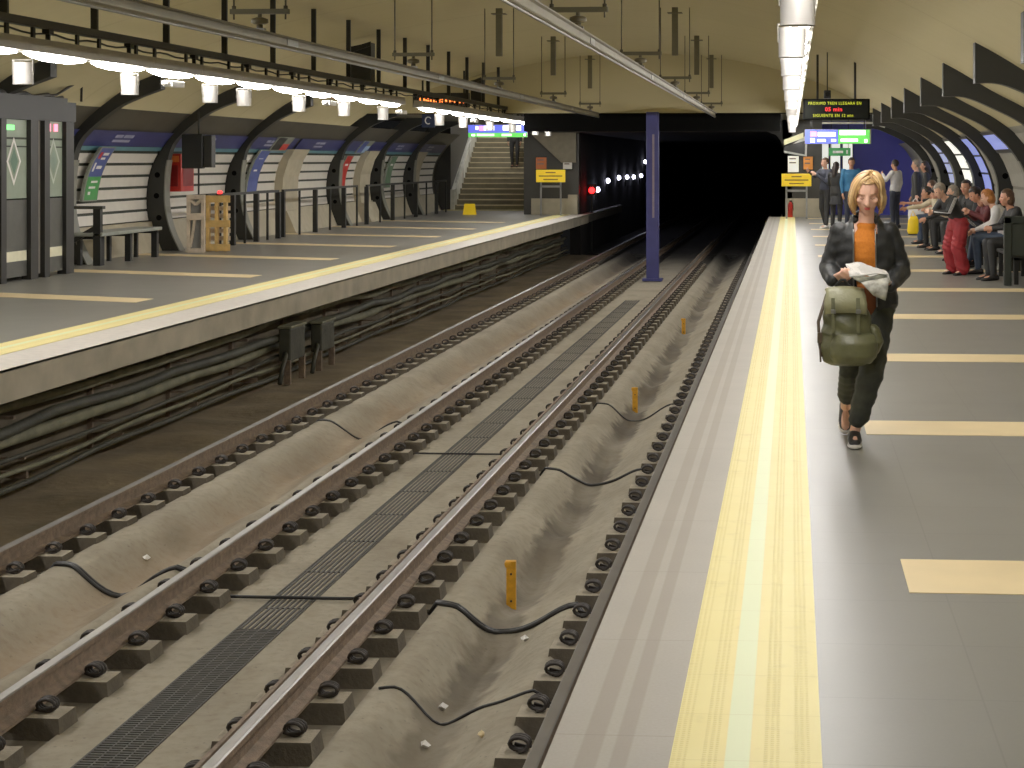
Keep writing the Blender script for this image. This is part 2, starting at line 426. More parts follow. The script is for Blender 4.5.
def mk_edge():
    m = newmat('edge_granite', .55); g = NB(m)
    n = g.noise(2.0, 6); f = g.noise(90, 3)
    c = g.mix(n, lin((160, 154, 142)), lin((182, 176, 163))); c = g.mix(g.m('MULTIPLY', f, .5), c, lin((142, 134, 120)))
    b1 = g.band(g.x, .089, .15, .004); b2 = g.band(g.x, .186, .235, .004)
    c = g.mix(g.m('MULTIPLY', g.m('MAXIMUM', b1, b2), .5), c, lin((138, 126, 108)))
    jy = g.band(g.m('PINGPONG', g.y, .5), -.1, .003, .002); c = g.mix(g.m('MULTIPLY', jy, .4), c, lin((120, 112, 98)))
    g.out(c); return m
K['edge'] = mk_edge()
def mk_tactile():
    m = newmat('tactile_yellow', .5); g = NB(m)
    n = g.noise(3.0, 5)
    c = g.mix(n, lin((238, 220, 136)), lin((246, 232, 158)))
    dirt = g.noise(9, 6); c = g.mix(g.m('MULTIPLY', g.step(dirt, .6, .75), .25), c, lin((196, 176, 110)))
    pale = g.band(g.x, .155, .225, .002); c = g.mix(pale, c, lin((232, 238, 190)))
    jy = g.band(g.m('PINGPONG', g.y, .2), -.1, .002, .001); c = g.mix(g.m('MULTIPLY', jy, .3), c, lin((190, 168, 90)))
    rx = g.m('PINGPONG', g.x, .0175); ry = g.m('PINGPONG', g.y, .0175)
    d = g.m('SQRT', g.m('ADD', g.m('MULTIPLY', g.m('SUBTRACT', rx, .009), g.m('SUBTRACT', rx, .009)), g.m('MULTIPLY', g.m('SUBTRACT', ry, .009), g.m('SUBTRACT', ry, .009))))
    dots = g.m('SUBTRACT', 1.0, g.step(d, .004, .007))
    rows = g.m('GREATER_THAN', g.m('SINE', g.m('MULTIPLY', g.x, 2 * PI / .088)), -.1)
    h = g.m('MULTIPLY', g.m('MULTIPLY', dots, rows), g.m('SUBTRACT', 1.0, pale))
    c = g.mix(g.m('MULTIPLY', h, .22), c, lin((206, 182, 92)))
    g.out(c); g.bump(h, .5, .004); return m
K['tactile'] = mk_tactile()
def mk_bed():
    m = newmat('trackbed_concrete', .9); g = NB(m)
    n = g.noise(.9, 6); f = g.noise(14, 6)
    c = g.mix(n, lin((128, 120, 102)), lin((168, 159, 138)))
    c = g.mix(g.m('MULTIPLY', g.step(f, .45, .75), .4), c, lin((110, 96, 74)))
    # damp dirt along the bottom of the near channel, ragged edge
    ed = g.m('MULTIPLY', g.m('SUBTRACT', g.noise(5, 5), .5), .22)
    st = g.band(g.m('ADD', g.x, ed), -2.06, -1.80, .03); pat = g.m('MULTIPLY_ADD', g.step(g.noise(.8, 3, (.4, 1, 1)), .4, .6),   .5, .5)
    c = g.mix(g.m('MULTIPLY', g.m('MULTIPLY', st, pat), .85), c, lin((62, 52, 38)))
    st2 = g.band(g.m('ADD', g.x, ed), -5.05, -4.6, .12)
    c = g.mix(g.m('MULTIPLY', g.m('MULTIPLY', st2, g.noise(.8, 5)), .9), c, lin((126, 98, 64)))
    bl = g.step(g.noise(2.4, 6, (1, .5, 1)), .5, .72); c = g.mix(g.m('MULTIPLY', bl, .4), c, lin((98, 84, 62)))
    sp = g.step(g.noise(26, 3), .66, .72); c = g.mix(g.m('MULTIPLY', sp, .35), c, lin((70, 62, 50)))
    # shade beside the rails, painted darker into the bed colour
    rail_shade = None
    for rx in (-1.19, -2.65, -4.06, -5.60):
        b = g.band(g.m('ADD', g.x, g.m('MULTIPLY', ed, .3)), rx - .22, rx + .22, .07); rail_shade = b if rail_shade is None else g.m('MAXIMUM', rail_shade, b)
    c = g.mix(g.m('MULTIPLY', rail_shade, .8), c, lin((80, 71, 56)))
    tunnel_shade = g.step(g.y, 40, 52); c = g.mix(tunnel_shade, c, lin((34, 32, 28)))  # light falling off towards the tunnel, painted into the bed colour
    g.out(c); g.bump(g.m('ADD', f, g.m('MULTIPLY', g.noise(50, 4), .3)), .3, .02); return m
K['bed'] = mk_bed()
def solid(n, c, r=.75, **k): return M(n, c, r, **k)
SKIN = [solid('skin_light', (222, 170, 142), .5, var=.05), solid('skin_tan', (196, 140, 108), .5, var=.05), solid('skin_warm', (208, 148, 118), .5, var=.05)]

# ------------------------------------------------------------------ vault and room shell
PROF = [(-11.85, -.02), (-12.05, .5), (-12.1, 1.1), (-11.95, 1.7), (-11.5, 2.3), (-10.8, 2.85), (-10.2, 3.12), (-8.8, 3.6), (-7.15, 4.0), (-5.5, 4.28), (-4.0, 4.38), (-2.5, 4.32), (-.82, 4.07), (.7, 3.6), (1.97, 2.97), (2.6, 2.6), (3.1, 2.33), (3.5, 2.0), (3.76, 1.55), (3.88, 1.1), (3.86, .6), (3.72, -.02)]
def catmull(P, n=6):
    out = []
    for i in range(len(P) - 1):
        p0 = P[max(i - 1, 0)]; p1 = P[i]; p2 = P[i + 1]; p3 = P[min(i + 2, len(P) - 1)]
        for k in range(n):
            t = k / n
            out.append(tuple(.5 * (2 * b + (c - a) * t + (2 * a - 5 * b + 4 * c - d) * t * t + (3 * b - a - 3 * c + d) * t ** 3) for a, b, c, d in zip(p0, p1, p2, p3)))
    out.append(P[-1]); return out
DEN = catmull(PROF)
LW = [p for p in DEN if p[0] < -4 and p[1] < 3.2]           # left side, rising
RW = [p for p in reversed(DEN) if p[0] > 1 and p[1] < 3.2]  # right side, rising
def xl(z): return lerp_at([(p[1], p[0]) for p in LW], z)
def xr(z): return lerp_at([(p[1], p[0]) for p in RW], z)
Y0, Y1 = -4.0, 42.5
def shell(name, pts, y0, y1, mat, parent=None, off=0.0, ny=1):
    mb = MB(); n = len(pts); vs = []
    for j in range(ny + 1):
        y = y0 + (y1 - y0) * j / ny
        vs += [(p[0], y, p[1]) for p in pts]
    fs = [(j * n + i, j * n + i + 1, (j + 1) * n + i + 1, (j + 1) * n + i) for j in range(ny) for i in range(n - 1)]
    mb.add(vs, fs, 0, True)
    return mb.build(name, mat, parent)
wl = struct(shell('wall_left', [p for p in DEN if p[0] < -9 and p[1] <= 2.56] + [(xl(2.56), 2.56)], Y0, 57.0, K['dkgrey']))
wr = struct(shell('wall_right', [(xr(2.2), 2.2)] + [p for p in DEN if p[0] > 1 and p[1] <= 2.2], Y0, 54.0, solid('right_wall_grey', (126, 124, 112), .6, var=.15, scale=1.2)))
mid = [p for p in DEN if not (p[0] < -9 and p[1] < 2.56) and not (p[0] > 1 and p[1] < 2.2)]
struct(shell('ceiling', [(xl(2.56), 2.56)] + mid + [(xr(2.2), 2.2)], Y0, Y1, K['khaki']))
mb = MB(); mb.box(-12.2, 3.9, Y0 - .2, Y0, -1.4, 4.6); struct(mb.build('wall_back', K['dkgrey']))
# platform annex beyond the vault
mb = MB()
top = [(xl(2.56), 2.56)] + mid + [(xr(2.2), 2.2)]
poly = [p for p in top if p[1] >= 2.62]
poly = [(poly[0][0], 2.88)] + [p for p in poly if p[1] > 2.88] + [(xr(2.9), 2.88)]
mb.prism(poly, 'y', Y1, Y1 + .25); fas = mb.build('wall_end', K['khaki']); struct(fas)
mb = MB(); mb.box(-6.75, -.28, Y1 + .02, Y1 + .5, 2.42, 2.88)
mb.box(-12.1, -6.75, Y1 + .02, Y1 + .4, 2.865, 2.88); mb.box(-.28, 3.6, Y1 + .02, Y1 + .4, 2.862, 2.9)
struct(mb.build('beam', K['hole']))
mb = MB(); mb.box(-12.2, -6.75, Y1 + .25, 57, 2.9, 3.05); mb.box(-8.3, -6.75, 57, 64, 2.9, 3.05); mb.box(-12.3, -8.1, 57, 57.1, 3.05, 5.2); mb.box(-12.3, -8.1, 57, 66, 5.2, 5.3); mb.box(-.28, 4.2, Y1 + .25, 56, 2.9, 3.05); struct(mb.build('ceiling_annex', solid('annex_ceiling', (96, 92, 74), .7)))
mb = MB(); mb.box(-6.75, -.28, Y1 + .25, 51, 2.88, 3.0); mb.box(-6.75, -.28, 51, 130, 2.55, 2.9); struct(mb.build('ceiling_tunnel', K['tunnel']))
mb = MB()
mb.box(-.28, -.0, 51.0, 130, -1.4, 2.9); mb.box(-6.95, -6.62, 53.0, 130, -1.4, 2.9); mb.box(-7, .2, 128, 128.3, -1.4, 3)
for sx, cx in ((1, -.28),):   # rounded upper corner of the tunnel mouth
    mb.prism([(cx, 2.55), (cx - .45, 2.55), (cx - .2, 2.45), (cx - .06, 2.28), (cx, 2.05)], 'y', 51.0, 130)
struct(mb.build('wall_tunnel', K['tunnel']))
# stairs surround at the far end of the left platform
mb = MB(); mb.box(-12.3, -11.55, 57, 66, -.1, 5.2); struct(mb.build('wall_stair_side', K['dwall']))
mb = MB(); mb.box(-8.1, -6.62, 52.6, 52.9, 0, 2.9); mb.box(-8.35, -8.1, 52.6, 66, 0, 5.2); mb.box(-12.3, -8.1, 66, 66.2, 0, 5); struct(mb.build('wall_stair_end', K['dwall']))
mb = MB(); mb.box(-8.1, -6.66, 52.5, 52.6, 0, .5); mb.box(-6.95, -6.66, 52.5, 52.6, .5, .62); struct(mb.build('trim_1', K['beige']))
mb = MB(); mb.prism([(-8.15, 2.55), (-6.7, 2.55), (-6.7, 1.62), (-7.15, 1.62)], 'y', 52.45, 52.6); struct(mb.build('trim_2', solid('soffit', (120, 112, 92), .6)))
# right end
mb = MB(); mb.box(-.28, .9, 51.0, 51.2, 0, 2.9); struct(mb.build('wall_end_right', K['dwall']))
mb = MB(); mb.box(-.2, .88, 50.95, 51.0, 0, .55); struct(mb.build('trim_3', K['beige']))
mb = MB(); mb.box(.9, 4.3, 53.0, 53.2, 0, 2.9); struct(mb.build('wall_far_right', K['bluewall']))

# ------------------------------------------------------------------ platforms
def plane(name, x0, x1, y0, y1, z, mat, parent=None, org=None):
    mb = MB(); ox, oy = org or (0, 0)
    mb.box(x0 - ox, x1 - ox, y0 - oy, y1 - oy, z - .003, z)
    o = mb.build(name, mat, parent); o.location = (ox, oy, 0); return o
mb = MB(); mb.box(-.34, 3.9, Y0, 54, -.3, 0); struct(mb.build('floor_right', K['granite']))
mb = MB(); mb.box(0, .36, 0, 55, -.28, 0); o = mb.build('trim_4', K['edge']); o.location = (-.70, Y0, 0); struct(o)
mb = MB(); mb.box(-.62, -.4, Y0, 51, -1.4, -.28); struct(mb.build('wall_platform_right', K['under']))
mb = MB(); mb.box(0, .43, 0, 54.9, 0, .004); o = mb.build('trim_5', K['tactile']); o.location = (-.345, Y0, 0); struct(o)
mb = MB(); mb.box(-12.2, -6.40, Y0, 64, -.26, 0); struct(mb.build('floor_left', solid('left_floor_base', (104, 102, 92), .3) if False else K['granite']))
mb = MB(); mb.box(0, .5, 0, 57, -.02, .003); o = mb.build('trim_6', solid('left_edge_pale', (206, 198, 186), .55, var=.08, scale=12)); o.location = (-6.86, Y0, 0); struct(o)
mb = MB(); mb.box(-6.40, -6.36, Y0, 53, -.27, 0); struct(mb.build('trim_7', K['face']))
mb = MB(); mb.box(0, .43, 0, 57, 0, .005); o = mb.build('trim_8', K['tactile']); o.location = (-7.30, Y0, 0); struct(o)
mb = MB(); mb.box(-7.6, -7.25, Y0, 53, -1.45, -.26); struct(mb.build('wall_platform_left', K['under']))
n = 9
for k in range(-1, 12):
    y = 7.0 + 3.86 * k
    if 2 < y < 50:
        mb = MB(); mb.box(.46, 3.55, y - .28, y + .28, 0, .003); struct(mb.build('trim_%d' % n, K['cream'])); n += 1
for k in range(-2, 7):
    y = 20.05 + 4.28 * k
    if y > 10:
        mb = MB(); q = -.34 * 4.0
        mb.prism([(-7.8, y - .28), (-7.8, y + .28), (-11.75, y + .28 - q), (-11.75, y - .28 - q)], 'z', 0, .003)
        struct(mb.build('trim_%d' % n, K['cream'])); n += 1

# ------------------------------------------------------------------ trackbed: heightfield with dished channels
RAILX = (-1.19, -2.65, -4.06, -5.60)
def bed_z(x, y):
    z = -1.325
    if -3.82 < x < -2.9: z = -1.29
    rnd = .012 * math.sin(3.1 * y + 5 * x) + .008 * math.sin(7.3 * y - 4 * x)
    for c, lo, hi in ((-1.93, -2.24, -1.42), (-4.86, -5.24, -4.42)):
        if lo - .12 < x < lo: z = max(z, -1.255)
        if hi < x < hi + .03: z = -1.28
        if lo <= x <= hi:
            t = (x - lo) / (c - lo) if x < c else (hi - x) / (hi - c)
            s = t * t * (3 - 2 * t)
            bay = .5 + .5 * math.cos(2 * PI * (y + .35 * t) / 2.35)      # dished bays along the channel
            d = .19 + .05 * (1 - bay ** 3)
            z = -1.255 - d * s * (1 - .22 * bay ** 6 * (1 - abs(t - .6)))
            z += rnd * s
    if x < -5.9: z = -1.30 + .02 * math.sin(2.2 * y + 3 * x) + .015 * math.sin(5.7 * y)
    return z
xs = [-7.3 + .1 * i for i in range(14)] + [-5.95 + .035 * i for i in range(156)]
xs = [x for x in xs if x < -.5]
ys = [4.5 + .11 * i for i in range(200)]; y = ys[-1]
while y < 54: y += .28; ys.append(y)
mb = MB(); nx = len(xs)
mb.add([(x, y, bed_z(x, y)) for y in ys for x in xs], [(j * nx + i, j * nx + i + 1, (j + 1) * nx + i + 1, (j + 1) * nx + i) for j in range(len(ys) - 1) for i in range(nx - 1) if xs[i] > -5.96], 0, True)
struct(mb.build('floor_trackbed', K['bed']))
mb = MB()
mb.add([(x, y, bed_z(x, y)) for y in ys for x in xs], [(j * nx + i, j * nx + i + 1, (j + 1) * nx + i + 1, (j + 1) * nx + i) for j in range(len(ys) - 1) for i in range(nx - 1) if xs[i] <= -5.96], 0, True)
struct(mb.build('ground_mud', K['mud']))
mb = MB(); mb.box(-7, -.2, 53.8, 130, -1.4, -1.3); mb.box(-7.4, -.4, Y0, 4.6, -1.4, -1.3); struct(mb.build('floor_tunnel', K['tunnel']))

# rails
def rail_poly(x):
    return [(x - .072, -1.21), (x + .072, -1.21), (x + .072, -1.195), (x + .012, -1.175), (x + .010, -1.105), (x + .034, -1.095), (x + .034, -1.066), (x + .026, -1.06), (x - .026, -1.06), (x - .034, -1.066), (x - .034, -1.095), (x - .010, -1.105), (x - .012, -1.175), (x - .072, -1.195)]
RL = ['rusty running rail with shiny head right below the tactile-striped platform edge', 'rusty double-edged running rail between the drain grate and the channel with yellow posts', 'rusty running rail between the drain grate and the post-free channel', 'rusty running rail next to the cables under the platform across the tracks']
for x, lb in zip(RAILX, RL):
    mb = MB(); P = rail_poly(x); mb.prism(P, 'y', 3.0, 120)
    for i, f in enumerate(mb.f):
        zz = [mb.v[v][2] for v in f]
        if min(zz) > -1.0665 and len(f) == 4: mb.mi[i] = 1
    if x == -2.65:   # guard rail flat beside the head
        mb.box(x - .085, x - .062, 3.0, 60, -1.15, -1.08, 0)
    o = mb.build('rail', [K['rust'], K['head']]); tag(o, lb, 'rail', 'running rails of the two tracks')
# support blocks with coil clips
def clip_bm():
    mb = MB(); pts = []
    for i in range(34):
        a = 2 * PI * i / 12.0
        pts.append((.05 * math.cos(a) + .01, -.036 + .072 * i / 33, .04 + .033 * math.sin(a)))
    mb.tube(pts, .0095, 6); mb.tube([(.04, -.02, .03), (-.02, -.025, .014), (-.045, -.022, .02)], .009, 6)
    mb.cyl((.01, 0, -.012), .02, .03, 8); return mb.mesh('rail_clip', K['clip'])
clipm = clip_bm()
def block_bm():
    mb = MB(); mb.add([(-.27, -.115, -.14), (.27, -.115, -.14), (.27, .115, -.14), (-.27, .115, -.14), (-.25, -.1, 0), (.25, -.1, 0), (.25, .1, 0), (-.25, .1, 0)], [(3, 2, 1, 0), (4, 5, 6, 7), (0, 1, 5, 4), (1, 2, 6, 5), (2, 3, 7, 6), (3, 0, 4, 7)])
    mb.mi = [1, 0, 1, 1, 1, 1]; me = mb.mesh('support_block', [K['block'], M('block_side_shaded', (92, 84, 70), .9, var=.25, scale=9, bump=.3)]); return me  # side faces coloured darker to carry the shade by the rail
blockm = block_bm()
BL = ['grey concrete rail support block under the rail beside the tactile-striped platform', 'grey concrete rail support block under the rail between drain grate and yellow posts', 'grey concrete rail support block under the rail between drain grate and far channel', 'grey concrete rail support block under the rail nearest the under-platform cables']
BG = ['support blocks under the platform-side rail', 'support blocks beside the yellow-post channel', 'support blocks left along the drain grate', 'support blocks under the cable-side rail']
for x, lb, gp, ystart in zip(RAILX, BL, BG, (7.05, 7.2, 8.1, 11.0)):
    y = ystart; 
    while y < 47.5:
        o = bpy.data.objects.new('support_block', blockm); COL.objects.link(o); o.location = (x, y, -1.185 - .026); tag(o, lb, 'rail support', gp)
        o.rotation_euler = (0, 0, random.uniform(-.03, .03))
        for q in (-1, 1):
            c = bpy.data.objects.new('rail_clip', clipm); COL.objects.link(c); c.parent = o; c.location = (q * .137, 0, .002)
            c.rotation_euler = (0, 0, (0 if q > 0 else PI) + random.uniform(-.15, .15))
        y += .62
# drain grates between the tracks
def grate(name, y0, y1, mode, label):
    root = thing(name, label, 'drain grate', (-3.38, y0, -1.291)); ln = y1 - y0
    mb = MB(); mb.box(-.155, -.145, 0, ln, -.02, .008); mb.box(.145, .155, 0, ln, -.02, .008); mb.box(-.145, .145, 0, ln, -.02, .0005, 1)
    mb.build('frame', [K['grate'], K['hole']], root)
    mb = MB()
    if mode == 'bars':
        for k in range(8):
            x = -.128 + k * .0366; mb.box(x - .008, x + .008, 0, ln, .0005, .008)
        y = .5
        while y < ln: mb.box(-.145, .145, y - .006, y + .006, .0005, .0075); y += 1.0
    else:
        y = .02
        while y < ln: mb.box(-.145, .145, y - .009, y + .009, .0005, .007); y += .034
        for x in (-.07, .0, .07): mb.box(x - .004, x + .004, 0, ln, .0005, .0065)
    mb.build('bars', K['grate'], root)
grate('drain_grate', 4.6, 10.62, 'mesh', 'finely barred dark drain grate lying between the tracks, closest length')
grate('drain_grate', 10.62, 36.0, 'bars', 'long drain grate of lengthwise bars running towards the blue post')

# cables across the channels
def cross_cable(y, x0, x1, label, r=.016, n=26, w=.04, double=False):
    mb = MB()
    for dd in ((0,) if not double else (0, .035)):
        mb.tube([(x0 + (x1 - x0) * i / n, y + dd + w * math.sin(i * .6), bed_z(x0 + (x1 - x0) * i / n, y) + r * (2.0 if w < .01 else .8)) for i in range(n + 1)], r, 6)
    tag(mb.build('cable', K['cable3']), label, 'cable', 'cables crossing the track channels')
cross_cable(11.13, -2.55, -1.28, 'black double cable dipping across the channel by the closest yellow post', double=True)
cross_cable(16.1, -2.55, -1.28, 'thin black cable dipping across the channel between first and second yellow posts', .013)
cross_cable(20.45, -2.5, -1.28, 'thin black cable in the channel just before the second yellow post', .011)
cross_cable(9.35, -2.3, -1.28, 'thin dark cable in the stained channel before the closest yellow post', .009)
cross_cable(12.0, -5.45, -4.2, 'black double cable dipping across the far track channel', double=True)
cross_cable(18.9, -5.45, -4.2, 'thin black cable across the far track channel, further along', .012)
cross_cable(11.32, -3.95, -2.8, 'straight black cable across the slab beside the drain grate', .012, w=.003)
cross_cable(17.0, -3.95, -2.8, 'second straight black cable over the slab, further along the drain grate', .01, w=.003)
# yellow posts
for y, h, lb in ((11.85, .33, 'tall yellow marker post closest in the channel beside the platform'), (21.3, .31, 'yellow marker post in the middle of the three in the channel'), (30.9, .3, 'small yellow marker post furthest along the channel, towards the blue post')):
    z0 = bed_z(-1.97, y)
    root = thing('marker_post', lb, 'post', (-1.97, y, z0), .1, 'yellow marker posts in the channel')
    mb = MB(); mb.box(-.034, .034, -.02, .02, -.03, h - .045); mb.build('post', K['yellow'], root, .004)
    mb = MB(); mb.box(-.042, .034, -.026, .024, h - .045, h); mb.box(-.046, .0, -.03, .026, h - .03, h - .008); mb.build('cap', K['yellow'], root, .004)
    mb = MB(); mb.cyl((0, -.024, h - .09), .008, .006, 10, axis='y'); mb.cyl((0, -.024, .05), .008, .006, 10, axis='y'); mb.build('bolt', K['clip'], root)
# litter in the channels
for i, (x, y, nm, lb, m) in enumerate(((-1.99, 9.6, 'paper_scrap', 'small white paper scrap in the stained channel', 'paper'), (-1.95, 8.95, 'paper_scrap', 'crumpled pale paper scrap closest in the stained channel', 'paper'), (-1.62, 8.8, 'stone', 'small pinkish stone on the channel slope beside the rail', 'cream'), (-5.0, 12.9, 'paper_scrap', 'white paper scrap in the far track channel', 'paper'), (-1.97, 8.05, 'peel', 'little yellow peel lying in the wet channel bottom', 'yellow'), (-1.72, 10.88, 'paper_scrap', 'pale paper scrap beside the black double cable', 'paper'))):
    mb = MB(); r = .03 if m == 'paper' else .02
    vs = []
    for k in range(7):
        a = 2 * PI * k / 7; q = r * random.uniform(.7, 1.2); vs.append((q * math.cos(a), q * math.sin(a), random.uniform(0, .02)))
    vs.append((0, 0, .035)); vs.append((0, 0, -.01))
    mb.add(vs, [(k, (k + 1) % 7, 7) for k in range(7)] + [((k + 1) % 7, k, 8) for k in range(7)])
    o = mb.build(nm, K[m]); o.location = (x, y, bed_z(x, y) + .012); tag(o, lb, 'litter')

# cables and boxes below the left platform
def run(label, name, mat, x, z, r, amp=.04, y0=8, y1=52, seed=0, rise=None, step=.5):
    rr = random.Random(seed); pts = []; y = y0; ph = rr.random() * 6
    while y < y1:
        zz = z - amp * abs(math.sin(y * PI / 3.0 + ph)) + .012 * math.sin(1.7 * y + ph); xx = x + .03 * math.sin(.7 * y + ph)
        if rise: zz += rise(y)
        pts.append((xx, y, zz)); y += step
    mb = MB(); mb.tube(pts, r, 8); tag(mb.build(name, mat), label, 'cable', 'cables slung under the far platform')
run('thick olive cable slung highest under the far platform edge', 'cable', K['cable2'], -6.98, -.50, .05, .03, seed=1, rise=lambda y: .06 * math.exp(-((y - 24) / 2.5) ** 2))
run('thick black cable below the highest olive one under the far platform', 'cable', K['cable'], -6.88, -.655, .055, .035, seed=2)
run('thick pale olive cable sagging at mid height under the far platform', 'cable', K['cable2'], -7.0, -.80, .06, .03, seed=3, rise=lambda y: -.03 * math.exp(-((y - 22) / 1.5) ** 2))
run('thin dark cable at mid height under the far platform', 'cable', K['cable'], -6.86, -.935, .022, .02, seed=4)
run('thin pale pipe low along the far platform recess', 'pipe', K['cable2'], -6.85, -1.04, .022, .01, seed=5)
run('lowest thin dark pipe along the far platform recess', 'pipe', K['cable'], -6.8, -1.14, .028, .01, seed=6)
for i, y in enumerate([10.5 + 2.2 * k for k in range(15)]):
    mb = MB(); mb.box(-7.26, -6.88, y - .02, y + .02, -1.17, -1.11); mb.box(-7.26, -7.2, y - .025, y + .025, -1.28, -.4); mb.box(-7.25, -6.9, y - .02, y + .02, -1.0, -.98); mb.box(-7.25, -7.0, y - .02, y + .02, -.64, -.61)
    tag(mb.build('cable_bracket', K['rust']), 'rusty bracket holding the cables under the far platform', 'bracket', 'cable brackets under the far platform')
for (y, zz, h, lb) in ((22.5, -.98, .44, 'dark junction box where the cables bulge under the far platform'), (24.0, -1.02, .4, 'greenish junction box just behind the other one under the far platform')):
    root = thing('junction_box', lb, 'junction box', (-6.72, y, zz))
    mb = MB(); mb.box(-.08, .08, -.34, .34, 0, h); mb.build('box', K['cable'], root, .02)
    mb = MB(); mb.box(-.09, .1, -.36, .36, h, h + .035); mb.build('lid', K['cable2'], root, .012)
    for q in (-.33, .33): MB().box(.0, .08, q - .03, q + .03, -.3, .02).build('bracket', K['rust'], root)
    mb = MB(); mb.tube([(.0, -.3, .12), (.04, -.42, .08), (.05, -.6, -.05), (.06, -.75, -.24)], .03, 8); mb.build('lead', K['cable'], root)

# ------------------------------------------------------------------ lamps over both platforms
def fluoro():
    root = thing('fluorescent_light', '', 'light')
    mb = MB(); mb.prism([(-.11, .02), (.11, .02), (.09, .15), (-.09, .15)], 'y', -.77, .77); mb.build('housing', K['housing'], root)
    for q in (-.5, .5): MB().box(-.012, .012, q - .03, q + .03, .15, .262).build('hanger', K['black'], root)
    mb = MB(); mb.loft([((0, -.69, .005), .012, .008, (1, 0, 0), (0, 0, 1)), ((0, -.5, -.004), .05, .022, (1, 0, 0), (0, 0, 1)), ((0, -.2, -.012), .072, .034, (1, 0, 0), (0, 0, 1)), ((0, .2, -.012), .072, .034, (1, 0, 0), (0, 0, 1)), ((0, .5, -.004), .05, .022, (1, 0, 0), (0, 0, 1)), ((0, .69, .005), .012, .008, (1, 0, 0), (0, 0, 1))], 0, 12)
    mb.build('tube', K['tube'], root)
    return root
def spot():
    root = thing('cylinder_spotlight', '', 'light')
    mb = MB(); mb.tube([(0, 0, 0), (0, 0, -.205)], .092, 24, cap=False); mb.tube([(0, 0, -.005), (0, 0, -.004)], .092, 24); mb.build('can', K['can'], root)
    mb = MB(); mb.cyl((0, 0, -.198), .086, .004, 24); mb.build('lens', solid('spot_lens', (120, 114, 88), .4), root)
    mb = MB(); mb.box(-.1, -.092, -.015, .015, -.1, .03); mb.box(.092, .1, -.015, .015, -.1, .03); mb.box(-.1, .1, -.015, .015, .02, .03); mb.build('bracket', K['housing'], root)
    return root
used_f = used_s = None
def place(proto_fn, store, loc, label, group):
    if store[0] is None: store[0] = proto_fn(); o = store[0]
    else: o = copy_tree(store[0])
    o.location = loc; o['label'] = label; o['group'] = group
    return o
FS, SS = [None], [None]
for X, yl, side, gl in ((-7.2, [50.2 - 1.545 * k for k in range(31)], 'platform across the tracks', 'tube lights over the far platform'), (.055, [49.6 - 1.545 * k for k in range(30)], 'platform the woman walks on', 'tube lights over the near platform')):
    k = 0
    for y in yl:
        if X < -1 and 31.2 < y < 33.2: continue
        k += 1
        place(fluoro, FS, (X, y, 2.70), 'white tube light over the %s, %s from the tunnel end' % (side, ordn(k)), gl)
SL = [15.5, 18.08, 20.64, 21.95, 24.45, 26.96, 29.57, 34.4, 36.9, 40.2, 43.5, 47.4, 49.9]
for k, y in enumerate(reversed(SL)):
    place(spot, SS, (-7.2, y, 2.615), 'white cylinder spotlight over the platform across the tracks, %s from the stairs end' % ordn(k + 1), 'spotlights over the far platform')
SR = [9.0, 11.8, 14.4, 17.2, 20.5, 24.0, 27.5, 31.5, 35.5, 39.5, 43.5]
for k, y in enumerate(SR):
    place(spot, SS, ((.03 if k == 0 else .0), y, 2.615), 'white cylinder spotlight over the near platform, %s counting towards the tunnel' % ordn(k + 1), 'spotlights over the near platform')
for y, lb in ((19.4, 'small white emergency lamp under the tube row, above the bench'), (26.1, 'small white emergency lamp under the tube row, above the wooden pallet'), (31.0, 'small white emergency lamp at the gap in the tube row'), (38.2, 'small white emergency lamp under the tube row, past the gap')):
    root = thing('emergency_light', lb, 'light', (-7.2, y, 2.62), 0, 'emergency lamps over the far platform')
    mb = MB(); mb.box(-.06, .06, -.2, .2, -.07, 0); mb.build('case', K['white'], root, .008)
    mb = MB(); mb.box(-.04, .04, -.3, -.2, -.05, -.01); mb.build('end_cap', K['housing'], root, .005)
# black beam with hangers over the far platform
root = thing('lighting_beam', 'long black beam on ceiling rods carrying the far platform lights', 'beam', (-7.2, 0, 0))
mb = MB(); mb.box(-.045, .045, -2, 51, 2.965, 3.045); mb.build('rail', K['black'], root)
y = 3.0
while y < 51:
    mb = MB(); mb.box(-.035, .035, y - .02, y + .02, 3.045, 3.98); mb.build('hanger', K['black'], root)
    mb = MB(); mb.box(-.02, .02, y + .9, y + .93, 2.848, 2.965); mb.box(-.035, .035, y + .86, y + .97, 2.92, 2.965); mb.build('clamp', K['black'], root)
    y += 2.02
mb = MB(); mb.tube([(-.02, -2 + .25 * i, 2.90 + .03 * math.sin(i * .8) ** 2) for i in range(210)], .011, 6); mb.build('cable', K['cable3'], root)
root = thing('lighting_beam', 'pale mounting channel above the near platform tube row', 'beam', (.055, 0, 0))
mb = MB(); mb.box(-.03, .03, 2.5, 50, 2.852, 2.88); mb.build('rail', K['housing'], root)
for k in range(12):
    mb = MB(); yy = 4 + 4 * k; mb.box(-.012, .012, yy - .012, yy + .012, 2.88, 3.84); mb.build('hanger', K['housing'], root)

